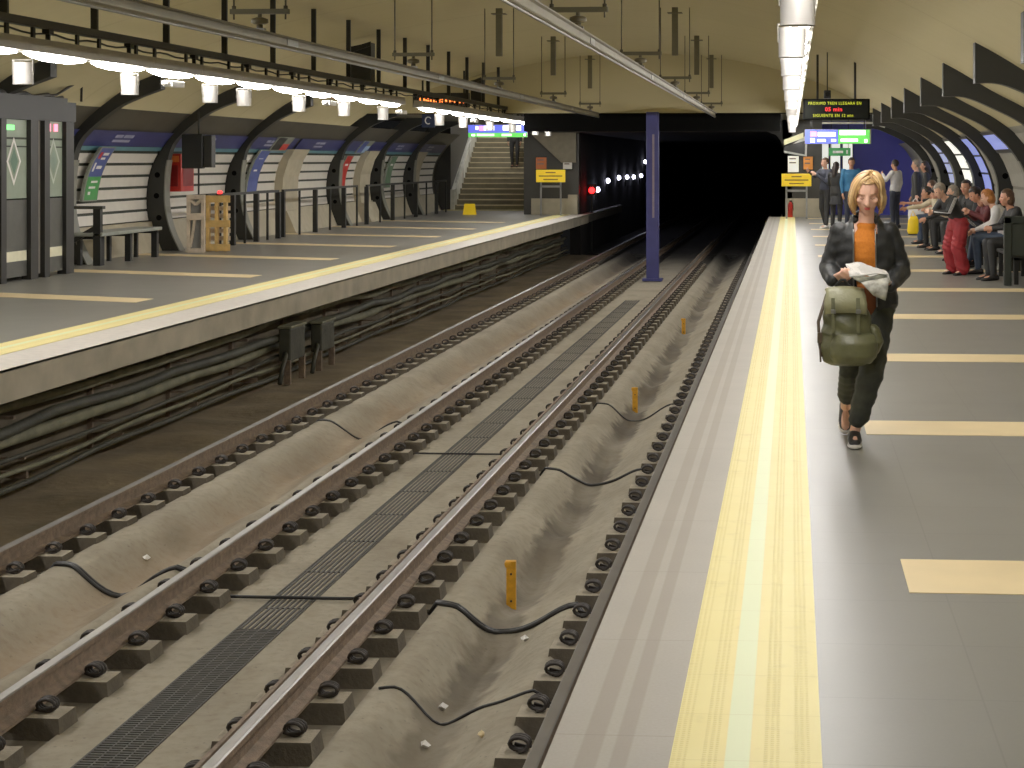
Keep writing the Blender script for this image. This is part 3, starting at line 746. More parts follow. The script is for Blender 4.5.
# rigid catenary bars and supports
for x, lb in ((-1.92, 'long aluminium catenary bar over the track beside the near platform'), (-4.84, 'long aluminium catenary bar over the track by the far platform')):
    root = thing('catenary_bar', lb, 'catenary', (x, 0, 0))
    mb = MB(); mb.prism([(-.045, 2.88), (.045, 2.88), (.045, 2.868), (.012, 2.862), (.012, 2.80), (.03, 2.775), (.012, 2.77), (-.012, 2.77), (-.03, 2.775), (-.012, 2.80), (-.012, 2.862), (-.045, 2.868)], 'y', 1, 42.4); mb.build('bar', K['alu'], root)
    mb = MB(); mb.tube([(0, 1, 2.765), (0, 42.4, 2.765)], .012, 8); mb.build('contact_wire', K['steel'], root)
    for k in range(5):
        mb = MB(); yy = 9 + 7 * k; mb.box(-.02, .02, yy, yy + .35, 2.80, 2.862); mb.build('splice_plate', K['steel'], root)
def cat_support(top, post):
    root = thing('catenary_support', '', 'catenary support')
    mb = MB(); mb.box(-.27, .27, -.03, .03, 3.03, 3.075); mb.build('crossbar', solid('crossbar', (92, 88, 66), .6), root)
    for q in (-1, 1):
        mb = MB(); mb.tube([(q * .24, 0, 2.98), (q * .24, 0, top)], .009, 6); mb.cyl((q * .24, 0, 3.075), .02, .03, 8); mb.build('rod', solid('rod', (66, 60, 44), .6), root)
    mb = MB(); mb.tube([(0, 0, 3.03), (0, 0, 3.0)], .02, 8); mb.tube([(0, 0, 3.0), (0, 0, 2.985), (0, 0, 2.95), (0, 0, 2.935)], [.03, .075, .08, .05], 14); mb.tube([(0, 0, 2.935), (0, 0, 2.89)], .03, 8); mb.build('insulator', solid('insulator', (96, 88, 66), .45), root)
    mb = MB(); mb.box(-.05, .05, -.04, .04, 2.881, 2.9); mb.build('clamp', K['steel'], root)
    if post:
        mb = MB(); mb.box(-.05, .05, -.05, .05, 3.42, top); mb.box(-.12, .12, -.1, .1, top - .1, top - .085); mb.build('drop_post', solid('drop_post', (92, 86, 62), .65), root)
    return root
CA, CB = cat_support(4.21, False), cat_support(4.21, True)
for x, side in ((-1.92, 'near'), (-4.84, 'far')):
    for k, y in enumerate((15.2, 21.5, 27.9, 34.3, 40.6)):
        src = CA if y < 25 else CB
        o = src if (x == -1.92 and k in (0, 2)) else copy_tree(src)
        o.location = (x, y, 0)
        o['label'] = 'hanging catenary support over the %s track, %s towards the tunnel' % (side, ordn(k + 1)); o['group'] = 'catenary supports'
# black cabinets hanging from the vault over the lighting beam
for x, y, z0, z1, w, lb in ((-7.62, 29.8, 3.05, 3.66, .37, 'tall black box with slanted top hanging from ceiling above far lights'), (-7.75, 41.5, 3.1, 3.6, .26, 'small black hanging box above far lights near the stairs')):
    root = thing('loudspeaker', lb, 'speaker', (x, y, 0))
    mb = MB(); mb.prism([(-w / 2, z0), (w / 2, z0), (w / 2, z1 + .12), (-w / 2, z1 + .05)], 'y', -.15, .15); mb.build('case', K['black'], root)
    mb = MB(); mb.prism([(-w / 2 - .07, z1 + .0), (-w / 2, z1 - .06), (w / 2, z1 + .06), (w / 2, z1 + .14)], 'y', -.17, -.15); mb.build('bracket', K['black'], root)

# ------------------------------------------------------------------ ribs along both walls
def spl(P, n=4): return catmull(P, n)
IL = spl([(-11.42, 0), (-11.6, .38), (-11.7, .8), (-11.71, 1.2), (-11.66, 1.7), (-11.5, 2.08), (-11.0, 2.5), (-10.66, 2.68), (-10.2, 2.85)])
OLp = [(-10.2, 3.14)] + [(x - .12, z + .08) for x, z in reversed([p for p in DEN if p[0] < -10.25 and 0 <= p[1] < 3.05])] + [(-12.0, 0)]
IR = spl([(3.12, 0), (3.32, .26), (3.5, .6), (3.6, 1.1), (3.54, 1.5), (3.34, 1.85), (3.0, 2.17), (2.6, 2.38), (2.25, 2.52), (1.97, 2.53)])
ORp = [(1.97, 3.0)] + [(x + .12, z + .08) for x, z in [p for p in DEN if p[0] > 2.02 and 0 <= p[1] < 2.98]] + [(3.86, 0)]
def rib(side):
    root = thing('wall_rib', '', 'rib')
    I, O = (IL, OLp) if side < 0 else (IR, ORp)
    mb = MB(); mb.prism(I + O, 'y', -.1, .1); mb.build('web', K['rib'], root)
    mb = MB(); fl = [p for p in I if p[1] < 1.75]
    for a, b in zip(fl, fl[1:]):
        mb.add([(a[0] - side * .012, -.13, a[1]), (b[0] - side * .012, -.13, b[1]), (b[0] - side * .012, .13, b[1]), (a[0] - side * .012, .13, a[1]), (a[0] + side * .01, -.13, a[1]), (b[0] + side * .01, -.13, b[1]), (b[0] + side * .01, .13, b[1]), (a[0] + side * .01, .13, a[1])], [(0, 1, 2, 3), (7, 6, 5, 4), (0, 4, 5, 1), (2, 6, 7, 3), (1, 5, 6, 2), (0, 3, 7, 4)])
    mb.build('flange', K['flange'], root)
    for z in (.62, 1.03, 1.42):
        x = lerp_at([(p[1], p[0]) for p in fl], z) + side * .16
        mb = MB(); mb.cyl((x, -.106, z), .052, .008, 16, axis='y'); mb.build('port_hole', K['hole'], root)
    return root
rl = rib(-1); rr_ = rib(1)
LRIB = [(22.6, 'behind the elevator, beside its glass doors'), (27.0, 'just past the elevator, beside the leaning station panel'), (31.2, 'between the bench and the wooden pallet'), (35.6, 'behind the wooden pallet at the first railing'), (43.5, 'between second and third railing on the far platform'), (48.0, 'by the third railing on the far platform'), (52.2, 'nearest the staircase on the far platform')]
for k, (y, lb) in enumerate(LRIB):
    o = rl if k == 0 else copy_tree(rl); o.location = (0, y, 0)
    if k == 0: o.location = (0, 18.2, 0); lb = 'beside the elevator, on the side away from the stairs'
    o['label'] = 'dark curved wall rib ' + lb; o['group'] = 'ribs of the far platform wall'
o = copy_tree(rl); o.location = (0, 22.9, 0); o['label'] = 'dark curved wall rib ' + LRIB[0][1]; o['group'] = 'ribs of the far platform wall'
for k in range(9):
    y = 14.75 + 3.86 * k
    o = rr_ if k == 0 else copy_tree(rr_); o.location = (0, y, 0)
    o['label'] = 'dark curved rib above the waiting passengers, %s counting towards the blue wall' % ordn(k + 1); o['group'] = 'ribs of the near platform wall'

# ------------------------------------------------------------------ wall cladding between ribs
def patch(mb, xf, z0, z1, y0, y1, off, mi=0, n=4, th=.02, sgn=1):
    zz = [z0 + (z1 - z0) * i / n for i in range(n + 1)]
    P = [(xf(z) + sgn * off, z) for z in zz] + [(xf(z) + sgn * (off - th), z) for z in reversed(zz)]
    mb.prism(P, 'y', y0, y1, mi)
def cladding(side, y0, y1, par, tint=None):
    xf = xl if side < 0 else xr; sg = 1 if side < 0 else -1
    mb = MB()
    patch(mb, xf, .56, 1.86, y0, y1, .03, 1, 6, sgn=sg)
    for k in range(6):
        z = .575 + k * .215; patch(mb, xf, z, z + .165, y0 + .03, y1 - .03, .055, 0, 2, .02, sg)
    struct(mb.build('slat_panel', [K['slat'], K['gap']], par))
    mb = MB(); patch(mb, xf, 1.865, 1.935, y0, y1, .06, 0, 1, sgn=sg); patch(mb, xf, 1.94, 2.2, y0, y1, .06, 1, 3, sgn=sg)
    if side < 0:
        for q, (a, b, zc, h) in enumerate(((.36, .44, 2.11, .05), (.455, .56, 2.11, .05), (.36, .55, 2.03, .04))):
            patch(mb, xf, zc - h / 2, zc + h / 2, y0 + (y1 - y0) * a, y0 + (y1 - y0) * b, .064, 2, 1, .004, sg)
    struct(mb.build('name_band', [K['teal'], K['blue'], solid('faded_letter', (150, 152, 176), .5)], par))
    mb = MB(); patch(mb, xf, 0, .55, y0, y1, .10, 0, 3, .1, sg); struct(mb.build('plinth', K['beige'], par))
LB = [18.4, 22.9, 27.0, 31.2, 35.6, 39.4, 43.5, 48.0, 52.2, 56.5]
for a, b in zip(LB, LB[1:]): cladding(-1, a + .12, b - .12, wl)
n_t = n
for (y, w, lb) in ((39.55, .62, ''), (46.6, .55, ''), (52.9, .6, '')):
    mb = MB(); z = [0, .5, .9, 1.3, 1.7, 1.95]
    P = [(xl(t) + .24, t) for t in z] + [(xl(t) - .02, t) for t in reversed(z)]
    mb.prism(P, 'y', y - w, y + w); P2 = [(xl(0) + .36, 0), (xl(.52) + .33, .52), (xl(.52), .52), (xl(0), 0)]; mb.prism(P2, 'y', y - w - .1, y + w + .1)
    struct(mb.build('pillar', K['beige'], None))
for k in range(9):
    y = 14.75 + 3.86 * k
    mb = MB(); patch(mb, xr, 0, .5, y + .15, y + 3.7, .08, 0, 3, .08, -1); struct(mb.build('plinth', K['beige'], wr))
    mb = MB(); patch(mb, xr, .55, 1.2, y + .2, y + 3.6, .03, 0, 4, .02, -1); patch(mb, xr, 1.25, 2.1, y + .2, y + 3.6, .03, 0, 4, .02, -1); struct(mb.build('grey_panel', solid('grey_clad', (150, 147, 134), .5, var=.08), wr))
# lit advertising panels on the near wall
blue_pane = solid('lit_blue_pane', (150, 165, 230), .3, emis=.45, ecol=(140, 152, 240))
for k, (ya, yb, z0, z1, m, q, lb) in enumerate(((34.35, 37.5, 1.2, 2.12, K['poster'], 3, 'white backlit three-pane poster box above the huddle of seated passengers'), (32.7, 33.8, 1.1, 2.12, blue_pane, 3, 'narrow blue-lit poster box right of the white backlit one'), (27.2, 29.8, 1.86, 2.14, blue_pane, 1, 'blue-lit strip panel above the ginger-haired passenger'), (38.3, 41.2, 1.15, 2.1, solid('lit_pale_pane', (190, 200, 240), .3, emis=.4, ecol=(180, 190, 245)), 4, 'striped pale blue poster box behind the passenger with the tote bag'))):
    root = thing('poster_box', lb, 'poster', (0, 0, 0), 0, 'lit poster boxes on the near wall')
    mb = MB(); patch(mb, xr, z0 - .04, z1 + .03, ya - .05, yb + .05, .07, 0, 5, .05, -1); mb.build('frame', K['black'], root)
    for i in range(q):
        a = z0 + (z1 - z0) * i / q + .02; b = z0 + (z1 - z0) * (i + 1) / q - .02
        mb = MB(); patch(mb, xr, a, b, ya, yb, .08, 0, 2, .01, -1); mb.build('pane', m, root)

# ------------------------------------------------------------------ far platform furniture
# elevator
root = thing('elevator', 'dark-framed glass platform elevator with diamond emblems on two door panes', 'elevator', (-10.85, 20.6, 0))
L_ = 4.65     # along y
for y in (0, 1.42, 2.52, 3.02, 3.42, 4.53):
    pass
def at_y(px): # door-face post positions measured along the platform
    return px
posts = [(0, 0.14), (1.0, 1.14), (1.97, 2.13), (2.88, 3.12), (3.33, 3.5), (4.06, 4.33)]
mb = MB()
for a, b in posts: mb.box(-.08, .06, a, b, 0, 2.42)
for a, b in ((0, .14), (4.12, 4.33)): mb.box(-1.1, -.98, a, b, 0, 2.42)
mb.box(-1.1, -.08, 4.25, 4.33, 2.2, 2.42)
mb.build('frame', solid('elevator_frame', (25, 24, 19), .5, var=.15), root)
mb = MB(); mb.box(-1.12, .08, -.05, 4.36, 2.27, 2.56); mb.box(-1.05, .05, .1, 4.13, 2.56, 2.62); mb.build('header', MATS['elevator_frame'], root)
mb = MB(); mb.tube([(.0, 3.2, 2.62), (.02, 3.8, 2.66), (.0, 4.3, 2.8), (.0, 4.75, 2.92), (-.05, 4.85, 2.6)], .02, 6); mb.tube([(0, .3 + .25 * i, 2.63 + .03 * math.sin(i * 2.1)) for i in range(16)], .03, 6); mb.build('cable', K['cable3'], root)
for i, (a, b) in enumerate(((0.14, 1.0), (1.14, 1.97), (2.13, 2.88), (3.5, 4.06))):
    door = MB().box(-.03, 0, a, b, .06, 1.14).build('door', K['kick'], root)
    MB().box(-.025, -.005, a, b, 1.16, 2.27).build('pane', K['glass'], door)
    MB().box(0, .004, a + .02, b - .02, .28, .42).build('warning_strip', solid('pale_sticker', (236, 230, 196), .4), door)
    mb = MB(); mb.box(-.005, .0, a, b, 1.99, 2.02); mb.box(-.005, 0, a, b, 1.88, 1.90); mb.build('stripe', K['gap'], door)
    if i >= 2:
        c = (a + b) / 2 - .04; z = 1.68; mb = MB()
        for (w, h, mi, d) in ((.22, .34, 0, .004), (.17, .27, 1, .006), (.12, .19, 2, .008)):
            mb.add([(d, c - w, z), (d, c, z - h), (d, c + w, z), (d, c, z + h)], [(0, 1, 2, 3)], mi)
        mb.build('emblem', [K['white'], K['glass'], solid('emblem_green', (82, 116, 92), .5)] if i == 2 else [solid('emblem_faint', (176, 186, 170), .4), K['glass'], solid('emblem_faint_core', (118, 138, 120), .5)], door)
MB().box(.0, .01, 2.15, 2.47, 2.12, 2.19).build('indicator', solid('indicator_green', (120, 230, 120), .4, emis=1.6, ecol=(110, 230, 120)), root)
mb = MB(); mb.box(.0, .01, 3.52, 3.64, 2.12, 2.23); mb.box(.0, .01, 3.76, 3.88, 2.12, 2.23); mb.build('indicator', solid('indicator_pink', (255, 170, 190), .4, emis=1.6, ecol=(255, 120, 150)), root)
MB().box(-1.06, -1.04, .14, 4.23, .0, 2.27).build('back_panel', K['flange'], root)
MB().box(-1.0, -.1, 4.27, 4.31, .06, 2.25).build('side_panel', K['dkgrey'], root)
MB().box(-.03, -.01, 3.12, 3.33, .06, 2.27).build('filler_panel', solid('filler', (128, 122, 112), .5), root)
# bench across the tracks
def bench(label, loc, rz, ln, seatm, arm=True, back=False):
    root = thing('bench', label, 'bench', loc, rz)
    mb = MB(); mb.box(-.26, .24, 0, ln, .47, .53); mb.build('seat', seatm, root, .015)
    for y in ([.12 + (ln - .24) * i / 2 for i in range(3)]):
        mb = MB(); mb.box(.10, .2, y - .05, y + .05, 0, .47); mb.box(-.22, .2, y - .04, y + .04, .42, .47); mb.box(-.22, -.16, y - .04, y + .04, 0, .45); mb.build('leg', K['black'], root)
    if arm:
        for y in (.05,):
            mb = MB(); mb.box(.08, .2, y - .05, y + .05, 0, .93); mb.obox((.12, y, .62), (-.26, y, .40), .07, .07); mb.build('arm_post', K['black'], root)
            mb = MB(); mb.box(-.30, .24, y - .06, y + .06, .91, .96); mb.build('armrest', solid('arm_dark', (52, 54, 46), .5), root)
    return root
bench('grey backless bench with black legs and armrest beside the glass elevator', (-11.28, 26.6, 0), 0, 2.6, solid('bench_grey', (138, 142, 132), .5))
# leaning station panel
def panel_sign(label, y0, y1, z0, z1, lean, parts, x_off=.12, name='information_panel', grp=None):
    root = thing(name, label, 'sign', (0, 0, 0), 0, grp)
    def q(mb, ya, yb, za, zb, off, th, mi=0):
        n = 4; zz = [za + (zb - za) * i / n for i in range(n + 1)]
        sh = lambda z: lean * (z - z0)
        vs = []
        for z in zz:
            for (yy, oo) in ((ya, off), (yb, off), (yb, off - th), (ya, off - th)): vs.append((xl(z) + oo, yy + sh(z), z))
        fs = [(0, 1, 2, 3), tuple(4 * n + i for i in (3, 2, 1, 0))]
        for i in range(n):
            for k in range(4): fs.append((4 * i + k, 4 * i + (k + 1) % 4, 4 * i + 4 + (k + 1) % 4, 4 * i + 4 + k))
        mb.add(vs, fs, mi)
    mb = MB(); q(mb, y0 - .06, y1 + .03, z0 - .02, z1 + .02, x_off, .05); mb.build('frame', solid('panel_frame', (126, 130, 118), .5), root)
    for nm, (fa, fb, ga, gb, m) in parts:
        mb = MB(); q(mb, y0 + (y1 - y0) * fa, y0 + (y1 - y0) * fb, z0 + (z1 - z0) * ga, z0 + (z1 - z0) * gb, x_off + (.006 if nm == 'face' else .01), .01); mb.build(nm, m, root)
    return root
W = K['white']
panel_sign('leaning station panel with blue upper and green lower half beside the elevator', 27.9, 28.42, 1.02, 1.90, .14, [('face', (0, 1, .45, 1, K['pblue'])), ('face', (0, 1, 0, .45, K['green'])), ('symbol', (.1, .3, .8, .92, K['lpink'] if False else K['red'])), ('lettering', (.38, .8, .86, .91, W)), ('lettering', (.38, .7, .78, .82, W)), ('symbol', (.1, .22, .55, .72, W)), ('lettering', (.35, .75, .60, .66, W)), ('lettering', (.3, .8, .33, .37, W)), ('lettering', (.2, .7, .22, .26, W)), ('symbol', (.2, .38, .1, .16, W))], .2)
panel_sign('tall narrow blue poster behind the first railing beyond the pallet', 36.6, 37.25, 1.0, 1.9, .2, [('face', (0, 1, 0, 1, K['pblue'])), ('lettering', (.25, .7, .8, .84, W)), ('lettering', (.25, .6, .5, .54, W))], .16, 'poster', 'narrow posters on the far wall')
panel_sign('tall narrow red poster beside the second railing', 44.15, 44.75, .95, 1.8, .2, [('face', (0, 1, 0, 1, K['red'])), ('lettering', (.25, .75, .7, .76, W))], .16, 'poster', 'narrow posters on the far wall')
panel_sign('narrow green poster behind the third railing', 49.3, 49.9, .9, 1.8, .2, [('face', (0, 1, 0, 1, solid('dull_green', (96, 124, 96), .5))), ('lettering', (.25, .75, .7, .76, W))], .16, 'poster', 'narrow posters on the far wall')
panel_sign('small blue and red name plaque on the band above the first railing', 37.6, 38.7, 1.93, 2.2, 0, [('face', (0, .55, 0, 1, K['black'])), ('face', (.55, 1, 0, .5, K['red']))], .09, 'poster', 'narrow posters on the far wall')
panel_sign('small pale blue plaque on the name band past the second rib', 45.2, 46.2, 1.9, 2.2, .2, [('face', (0, .5, 0, 1, K['pblue'])), ('face', (.5, 1, 0, .6, solid('pale_blue', (150, 180, 215), .5)))], .09, 'poster', 'narrow posters on the far wall')
# red wall cabinet
root = thing('hose_cabinet', 'red wall cabinet squeezed between the curved rib and the black monitor', 'cabinet', (-11.75, 31.85, 0), 0)
mb = MB(); mb.box(-.2, .2, -.35, .35, 1.1, 1.82); mb.build('cabinet', K['red'], root, .015)
mb = MB(); mb.box(.2, .205, -.25, .3, 1.2, 1.7); mb.box(-.12, .14, -.356, -.35, 1.2, 1.6); mb.build('window', solid('cabinet_window', (130, 26, 24), .3), root)
mb = MB(); mb.box(-.14, .16, -.358, -.35, 1.66, 1.78); mb.build('sign', solid('cabinet_orange', (235, 120, 50), .5), root)
# hanging monitor
root = thing('monitor', 'black monitor on a thin pole above the wooden pallet', 'monitor', (-11.12, 30.95, 0))
mb = MB(); mb.box(-.2, .2, -.06, .1, 1.54, 2.18); mb.build('case', K['black'], root, .02)
mb = MB(); mb.box(.21, .36, -.02, .2, 1.56, 2.16); mb.build('side_panel', K['rib'], root, .01)
mb = MB(); mb.tube([(.1, .02, 0), (.1, .02, 1.6)], .018, 8); mb.tube([(.1, .02, 2.15), (.1, .02, 2.6)], .018, 8); mb.build('pole', K['rib'], root)
mb = MB(); mb.box(.02, .18, -.06, .1, 0, .03); mb.build('base', K['rib'], root)
# pallets standing on end
root = thing('weathered_pallet', 'weathered grey pallet standing on end beside the yellow wooden pallet', 'pallet', (-10.92, 30.55, 0), .12)
mb = MB(); mb.box(-.16, -.1, -.06, .06, 0, 1.06); mb.box(.1, .16, -.06, .06, 0, 1.06); mb.build('stile', K['wood2'], root, .006)
mb = MB(); mb.box(-.16, .16, -.07, .07, 0, .08); mb.box(-.16, .16, -.07, .07, .6, .72); mb.box(-.16, .16, -.07, .07, .98, 1.06)
mb.obox((-.11, 0, .98), (.0, 0, .88), .1, .05); mb.obox((.11, 0, .98), (.0, 0, .88), .1, .05); mb.obox((-.1, 0, .1), (-.02, 0, .6), .1, .04); mb.build('board', K['wood2'], root, .004)
MB().box(-.1, .1, .03, .045, .06, 1.0).build('backing', solid('grey_backing', (128, 128, 124), .6), root)
root = thing('wooden_pallet', 'yellow wooden slatted pallet standing upright on the far platform', 'pallet', (-10.66, 31.0, 0), .1)
for z in (.0, .44, .90):
    MB().box(-.22, .24, -.1, -.07, z + .01, z + .14).build('board', K['wood'], root, .005)
for x in (-.18, -.02, .14):
    MB().box(x - .03, x + .03, -.07, .06, .0, 1.04).build('stringer', K['wood'], root, .005)
for z in (.2, .34, .62, .76):
    MB().box(-.21, .21, .06, .08, z, z + .08).build('slat', K['wood2'], root, .004)
root = thing('warning_lamp', 'small glowing red lamp on top of the yellow wooden pallet', 'lamp', (-10.62, 30.98, 1.04))
MB().box(-.06, .06, -.05, .05, 0, .03).build('base', K['black'], root)
mb = MB(); mb.ell((0, 0, .06), .05, .05, .035); mb.build('lens', solid('lamp_red', (255, 60, 50), .3, emis=3, ecol=(255, 40, 40)), root)
# railings
def railing(label, x, y0, y1, n, extra=True):
    root = thing('railing', label, 'railing', (x, y0, 0), 0, 'black railings on the far platform'); ln = y1 - y0
    MB().box(-.03, .03, 0, ln, 1.0, 1.05).build('top_rail', K['rib'], root)
    for i in range(n):
        y = ln * i / (n - 1)
        w = .05 if i % 2 == 0 else .022
        MB().box(-w, w, y - w, y + w, 0, 1.0).build('post', K['black'], root)
    return root
railing('black railing beside the yellow wooden pallet', -11.12, 31.7, 36.2, 7)
railing('black railing between the two beige pillars nearest the pallet', -11.2, 36.8, 43.2, 6)
railing('long black railing closest to the staircase', -11.2, 44.2, 54.5, 8)
# staircase
root = thing('staircase', 'wide pale staircase rising at the far end of the platform', 'stairs', (-11.4, 57, 0))
for k in range(17):
    MB().box(0, 2.75, .3 * k, .3 * k + .32, (0 if k < 2 else .18 * (k - 2)), .18 * k + .18).build('step', K['stair'], root)
    MB().box(.06, 2.69, .3 * k - .015, .3 * k + .12, .18 * k + .15, .18 * k + .185).build('nosing', K['nose'], root)
mb = MB(); mb.prism([(0, 0), (5.2, 3.1), (5.2, 3.75), (.1, .7), (-.1, .7), (-.1, 0)], 'x', -.14, 0); mb.build('stringer_wall', solid('stair_side', (205, 204, 192), .5), root)
mb = MB(); mb.tube([(.03, 0, .95), (.03, 5.1, 4.0)], .03, 8)
for k in range(5): mb.tube([(.03, .1 + k * 1.2, .1 + .62 * k * 1.15), (.03, .1 + k * 1.2, .98 + .6 * k * 1.2)], .02, 6)
mb.build('handrail', solid('handrail_white', (210, 208, 200), .4), root)
MB().box(-.3, 3.4, -.5, .0, 0, .02).build('landing_strip', solid('landing_yellow', (190, 178, 110), .5), root)
for k in range(3):  # tubes added out of view to brighten the steps
    o = place(fluoro, FS, (-10.0, 58.0 + 2.3 * k, 3.5 + .7 * k), 'added unseen tube light high over the staircase, %s one up' % ordn(k + 1), 'added tube lights over the staircase')
    MB().box(-.02, .02, -.02, .02, .15, 5.2 - 3.5 - .7 * k).build('hanger', K['black'], o)
# barrier signs
def barrier(label, loc, w, zb, zt):
    root = thing('barrier_sign', label, 'sign', loc, 0, 'yellow end-of-platform signs')
    for q in (-1, 1): MB().box(q * w * .34 - .025, q * w * .34 + .025, .0, .04, 0, zb).build('leg', K['steel'], root)
    MB().box(-w * .36, w * .36, .0, .04, zb - .16, zb - .1).build('crossbar', K['steel'], root)
    MB().box(-w / 2, w / 2, -.03, 0, zb, zt).build('board', K['ysign'], root, .01)
    mb = MB()
    for z, f in ((.78, .34), (.5, .8), (.22, .5)): mb.box(-w / 2 * f, w / 2 * f, -.034, -.03, zb + (zt - zb) * z - .018, zb + (zt - zb) * z + .018)
    mb.build('lettering', solid('brown_letter', (130, 96, 30), .6), root)
barrier('yellow sign board on steel legs at the tunnel end of far platform', (-7.36, 51.6, 0), .9, 1.02, 1.4)
barrier('yellow sign board on steel legs at the tunnel end of near platform', (.13, 49.3, 0), .86, .94, 1.3)
root = thing('wet_floor_sign', 'small yellow wet-floor sign before the staircase', 'sign', (-10.0, 52.3, 0), 0)
for q in (-1, 1):
    mb = MB(); mb.add([(-.19, q * .14 - .01, 0), (.19, q * .14 - .01, 0), (.16, -.01, .34), (-.16, -.01, .34), (-.19, q * .14 + .01, 0), (.19, q * .14 + .01, 0), (.16, .01, .34), (-.16, .01, .34)], [(0, 1, 2, 3), (4, 5, 6, 7), (0, 1, 5, 4), (1, 2, 6, 5), (2, 3, 7, 6), (3, 0, 4, 7)]); mb.build('panel', K['ysign'], root)
mb = MB(); mb.add([(-.05, -.105, .09), (.06, -.1, .1), (.02, -.05, .22), (-.03, -.05, .22)], [(0, 1, 2, 3)]); mb.build('symbol', K['black'], root)
# small posters on the end walls
def flat_poster(label, x0, x1, z0, z1, y, m, rows=2):
    root = thing('poster', label, 'poster', (0, y, 0), 0, 'posters on the end walls')
    MB().box(x0 - .02, x1 + .02, -.02, 0, z0 - .02, z1 + .02).build('frame', K['black'], root)
    MB().box(x0, x1, -.03, -.02, z0, z1).build('sheet', m, root)
    mb = MB()
    for k in range(rows): mb.box(x0 + .04, x1 - .08, -.033, -.03, z1 - .1 - .12 * k, z1 - .06 - .12 * k)
    mb.build('lettering', solid('grey_letter', (120, 100, 90), .6), root)
flat_poster('small orange notice on the dark wall right of the stairs', -7.95, -7.62, 1.42, 1.78, 52.5, solid('notice_orange', (186, 100, 48), .5))
flat_poster('small white notice on the dark wall right of the stairs', -7.1, -6.82, 1.42, 1.78, 52.5, K['paper'])
flat_poster('white notice above the yellow sign on near platform', -.12, .2, 1.34, 1.82, 50.95, solid('notice_white', (240, 240, 225), .4, emis=.25))
flat_poster('orange notice above the yellow sign on near platform', .34, .62, 1.42, 1.8, 50.95, K['orange'])
# hanging direction signs and displays
def dir_sign(label, loc, w, h, left, right):
    root = thing('direction_sign', label, 'sign', loc, 0, 'backlit direction signs')
    MB().box(-w / 2, w / 2, 0, .12, 0, h).build('case', K['housing'], root)
    left(root, w, h); right(root, w, h)
    for q in (-1, 1): MB().box(q * w * .4 - .012, q * w * .4 + .012, .05, .075, h, h + .5).build('hanger', K['black'], root)
    return root
def tile(root, x0, x1, z0, z1, m, nm='face', d=.0): MB().box(x0, x1, -.008 - d, -d, z0, z1).build(nm, m, root)
def rs_l(root, w, h):
    tile(root, -w / 2 + .01, 0, .01, h - .01, K['lblue'])
    tile(root, -w / 2 + .12, -w / 2 + .25, .16, h - .05, K['lpink'], 'symbol', .008); tile(root, -w / 2 + .28, -.05, .16, h - .06, K['lwhite'], 'lettering', .008)
    tile(root, -w / 2 + .12, -w / 2 + .21, .03, .12, K['lwhite'], 'symbol', .008); tile(root, -w / 2 + .27, -w / 2 + .44, .05, .10, K['lwhite'], 'lettering', .008); tile(root, -.14, -.04, .05, .1, K['lwhite'], 'symbol', .008)
def rs_r(root, w, h):
    tile(root, .01, w / 2 - .03, .01, h - .01, K['lgreen']); tile(root, .04, w / 2 - .12, .19, h - .02, K['lwhite'], 'lettering', .008)
    tile(root, .06, .42, .05, .11, K['lwhite'], 'lettering', .008); tile(root, w / 2 - .14, w / 2 - .08, .03, .1, K['lwhite'], 'symbol', .008)
dir_sign('backlit direction sign, blue half and green half, over the near platform', (.97, 36.2, 2.04), 1.4, .31, rs_l, rs_r)
def ls(root, w, h):
    tile(root, -w / 2, w / 2, .13, h, K['lblue']); tile(root, -w / 2, w / 2, 0, .125, K['lgreen'])
    tile(root, -.66, -.58, .22, .32, K['lwhite'], 'symbol', .008); tile(root, -.55, -.42, .19, .33, K['lpink'], 'symbol', .008); tile(root, -.41, -.1, .2, .33, K['lwhite'], 'lettering', .008); tile(root, .16, .7, .2, .34, K['lwhite'], 'lettering', .008)
    tile(root, -.62, -.1, .03, .1, solid('pale_green_letter', (225, 255, 210), .4, emis=1.2), 'lettering', .008); tile(root, .12, .42, .03, .1, MATS['pale_green_letter'], 'lettering', .008); tile(root, -.78, -.68, .03, .09, K['lwhite'], 'symbol', .008); tile(root, .78, .84, .03, .1, K['lwhite'], 'symbol', .008)
dir_sign('backlit blue over green direction sign in front of the staircase', (-8.72, 50, 2.38), 1.76, .36, ls, lambda *a: None)
root = thing('exit_sign', 'small green exit sign behind the blue-and-green direction sign', 'sign', (1.4, 50.2, 1.82))
MB().box(-.32, .32, 0, .06, 0, .24).build('case', solid('exit_green', (56, 130, 70), .4, emis=.3, ecol=(60, 150, 80)), root)
MB().box(-.2, .1, -.004, 0, .08, .15).build('lettering', K['white'], root); MB().box(.19, .24, -.004, 0, .06, .17).build('symbol', K['white'], root)
for q in (-1, 1): MB().box(q * .25 - .01, q * .25 + .01, .02, .04, .24, 1.1).build('hanger', K['black'], root)
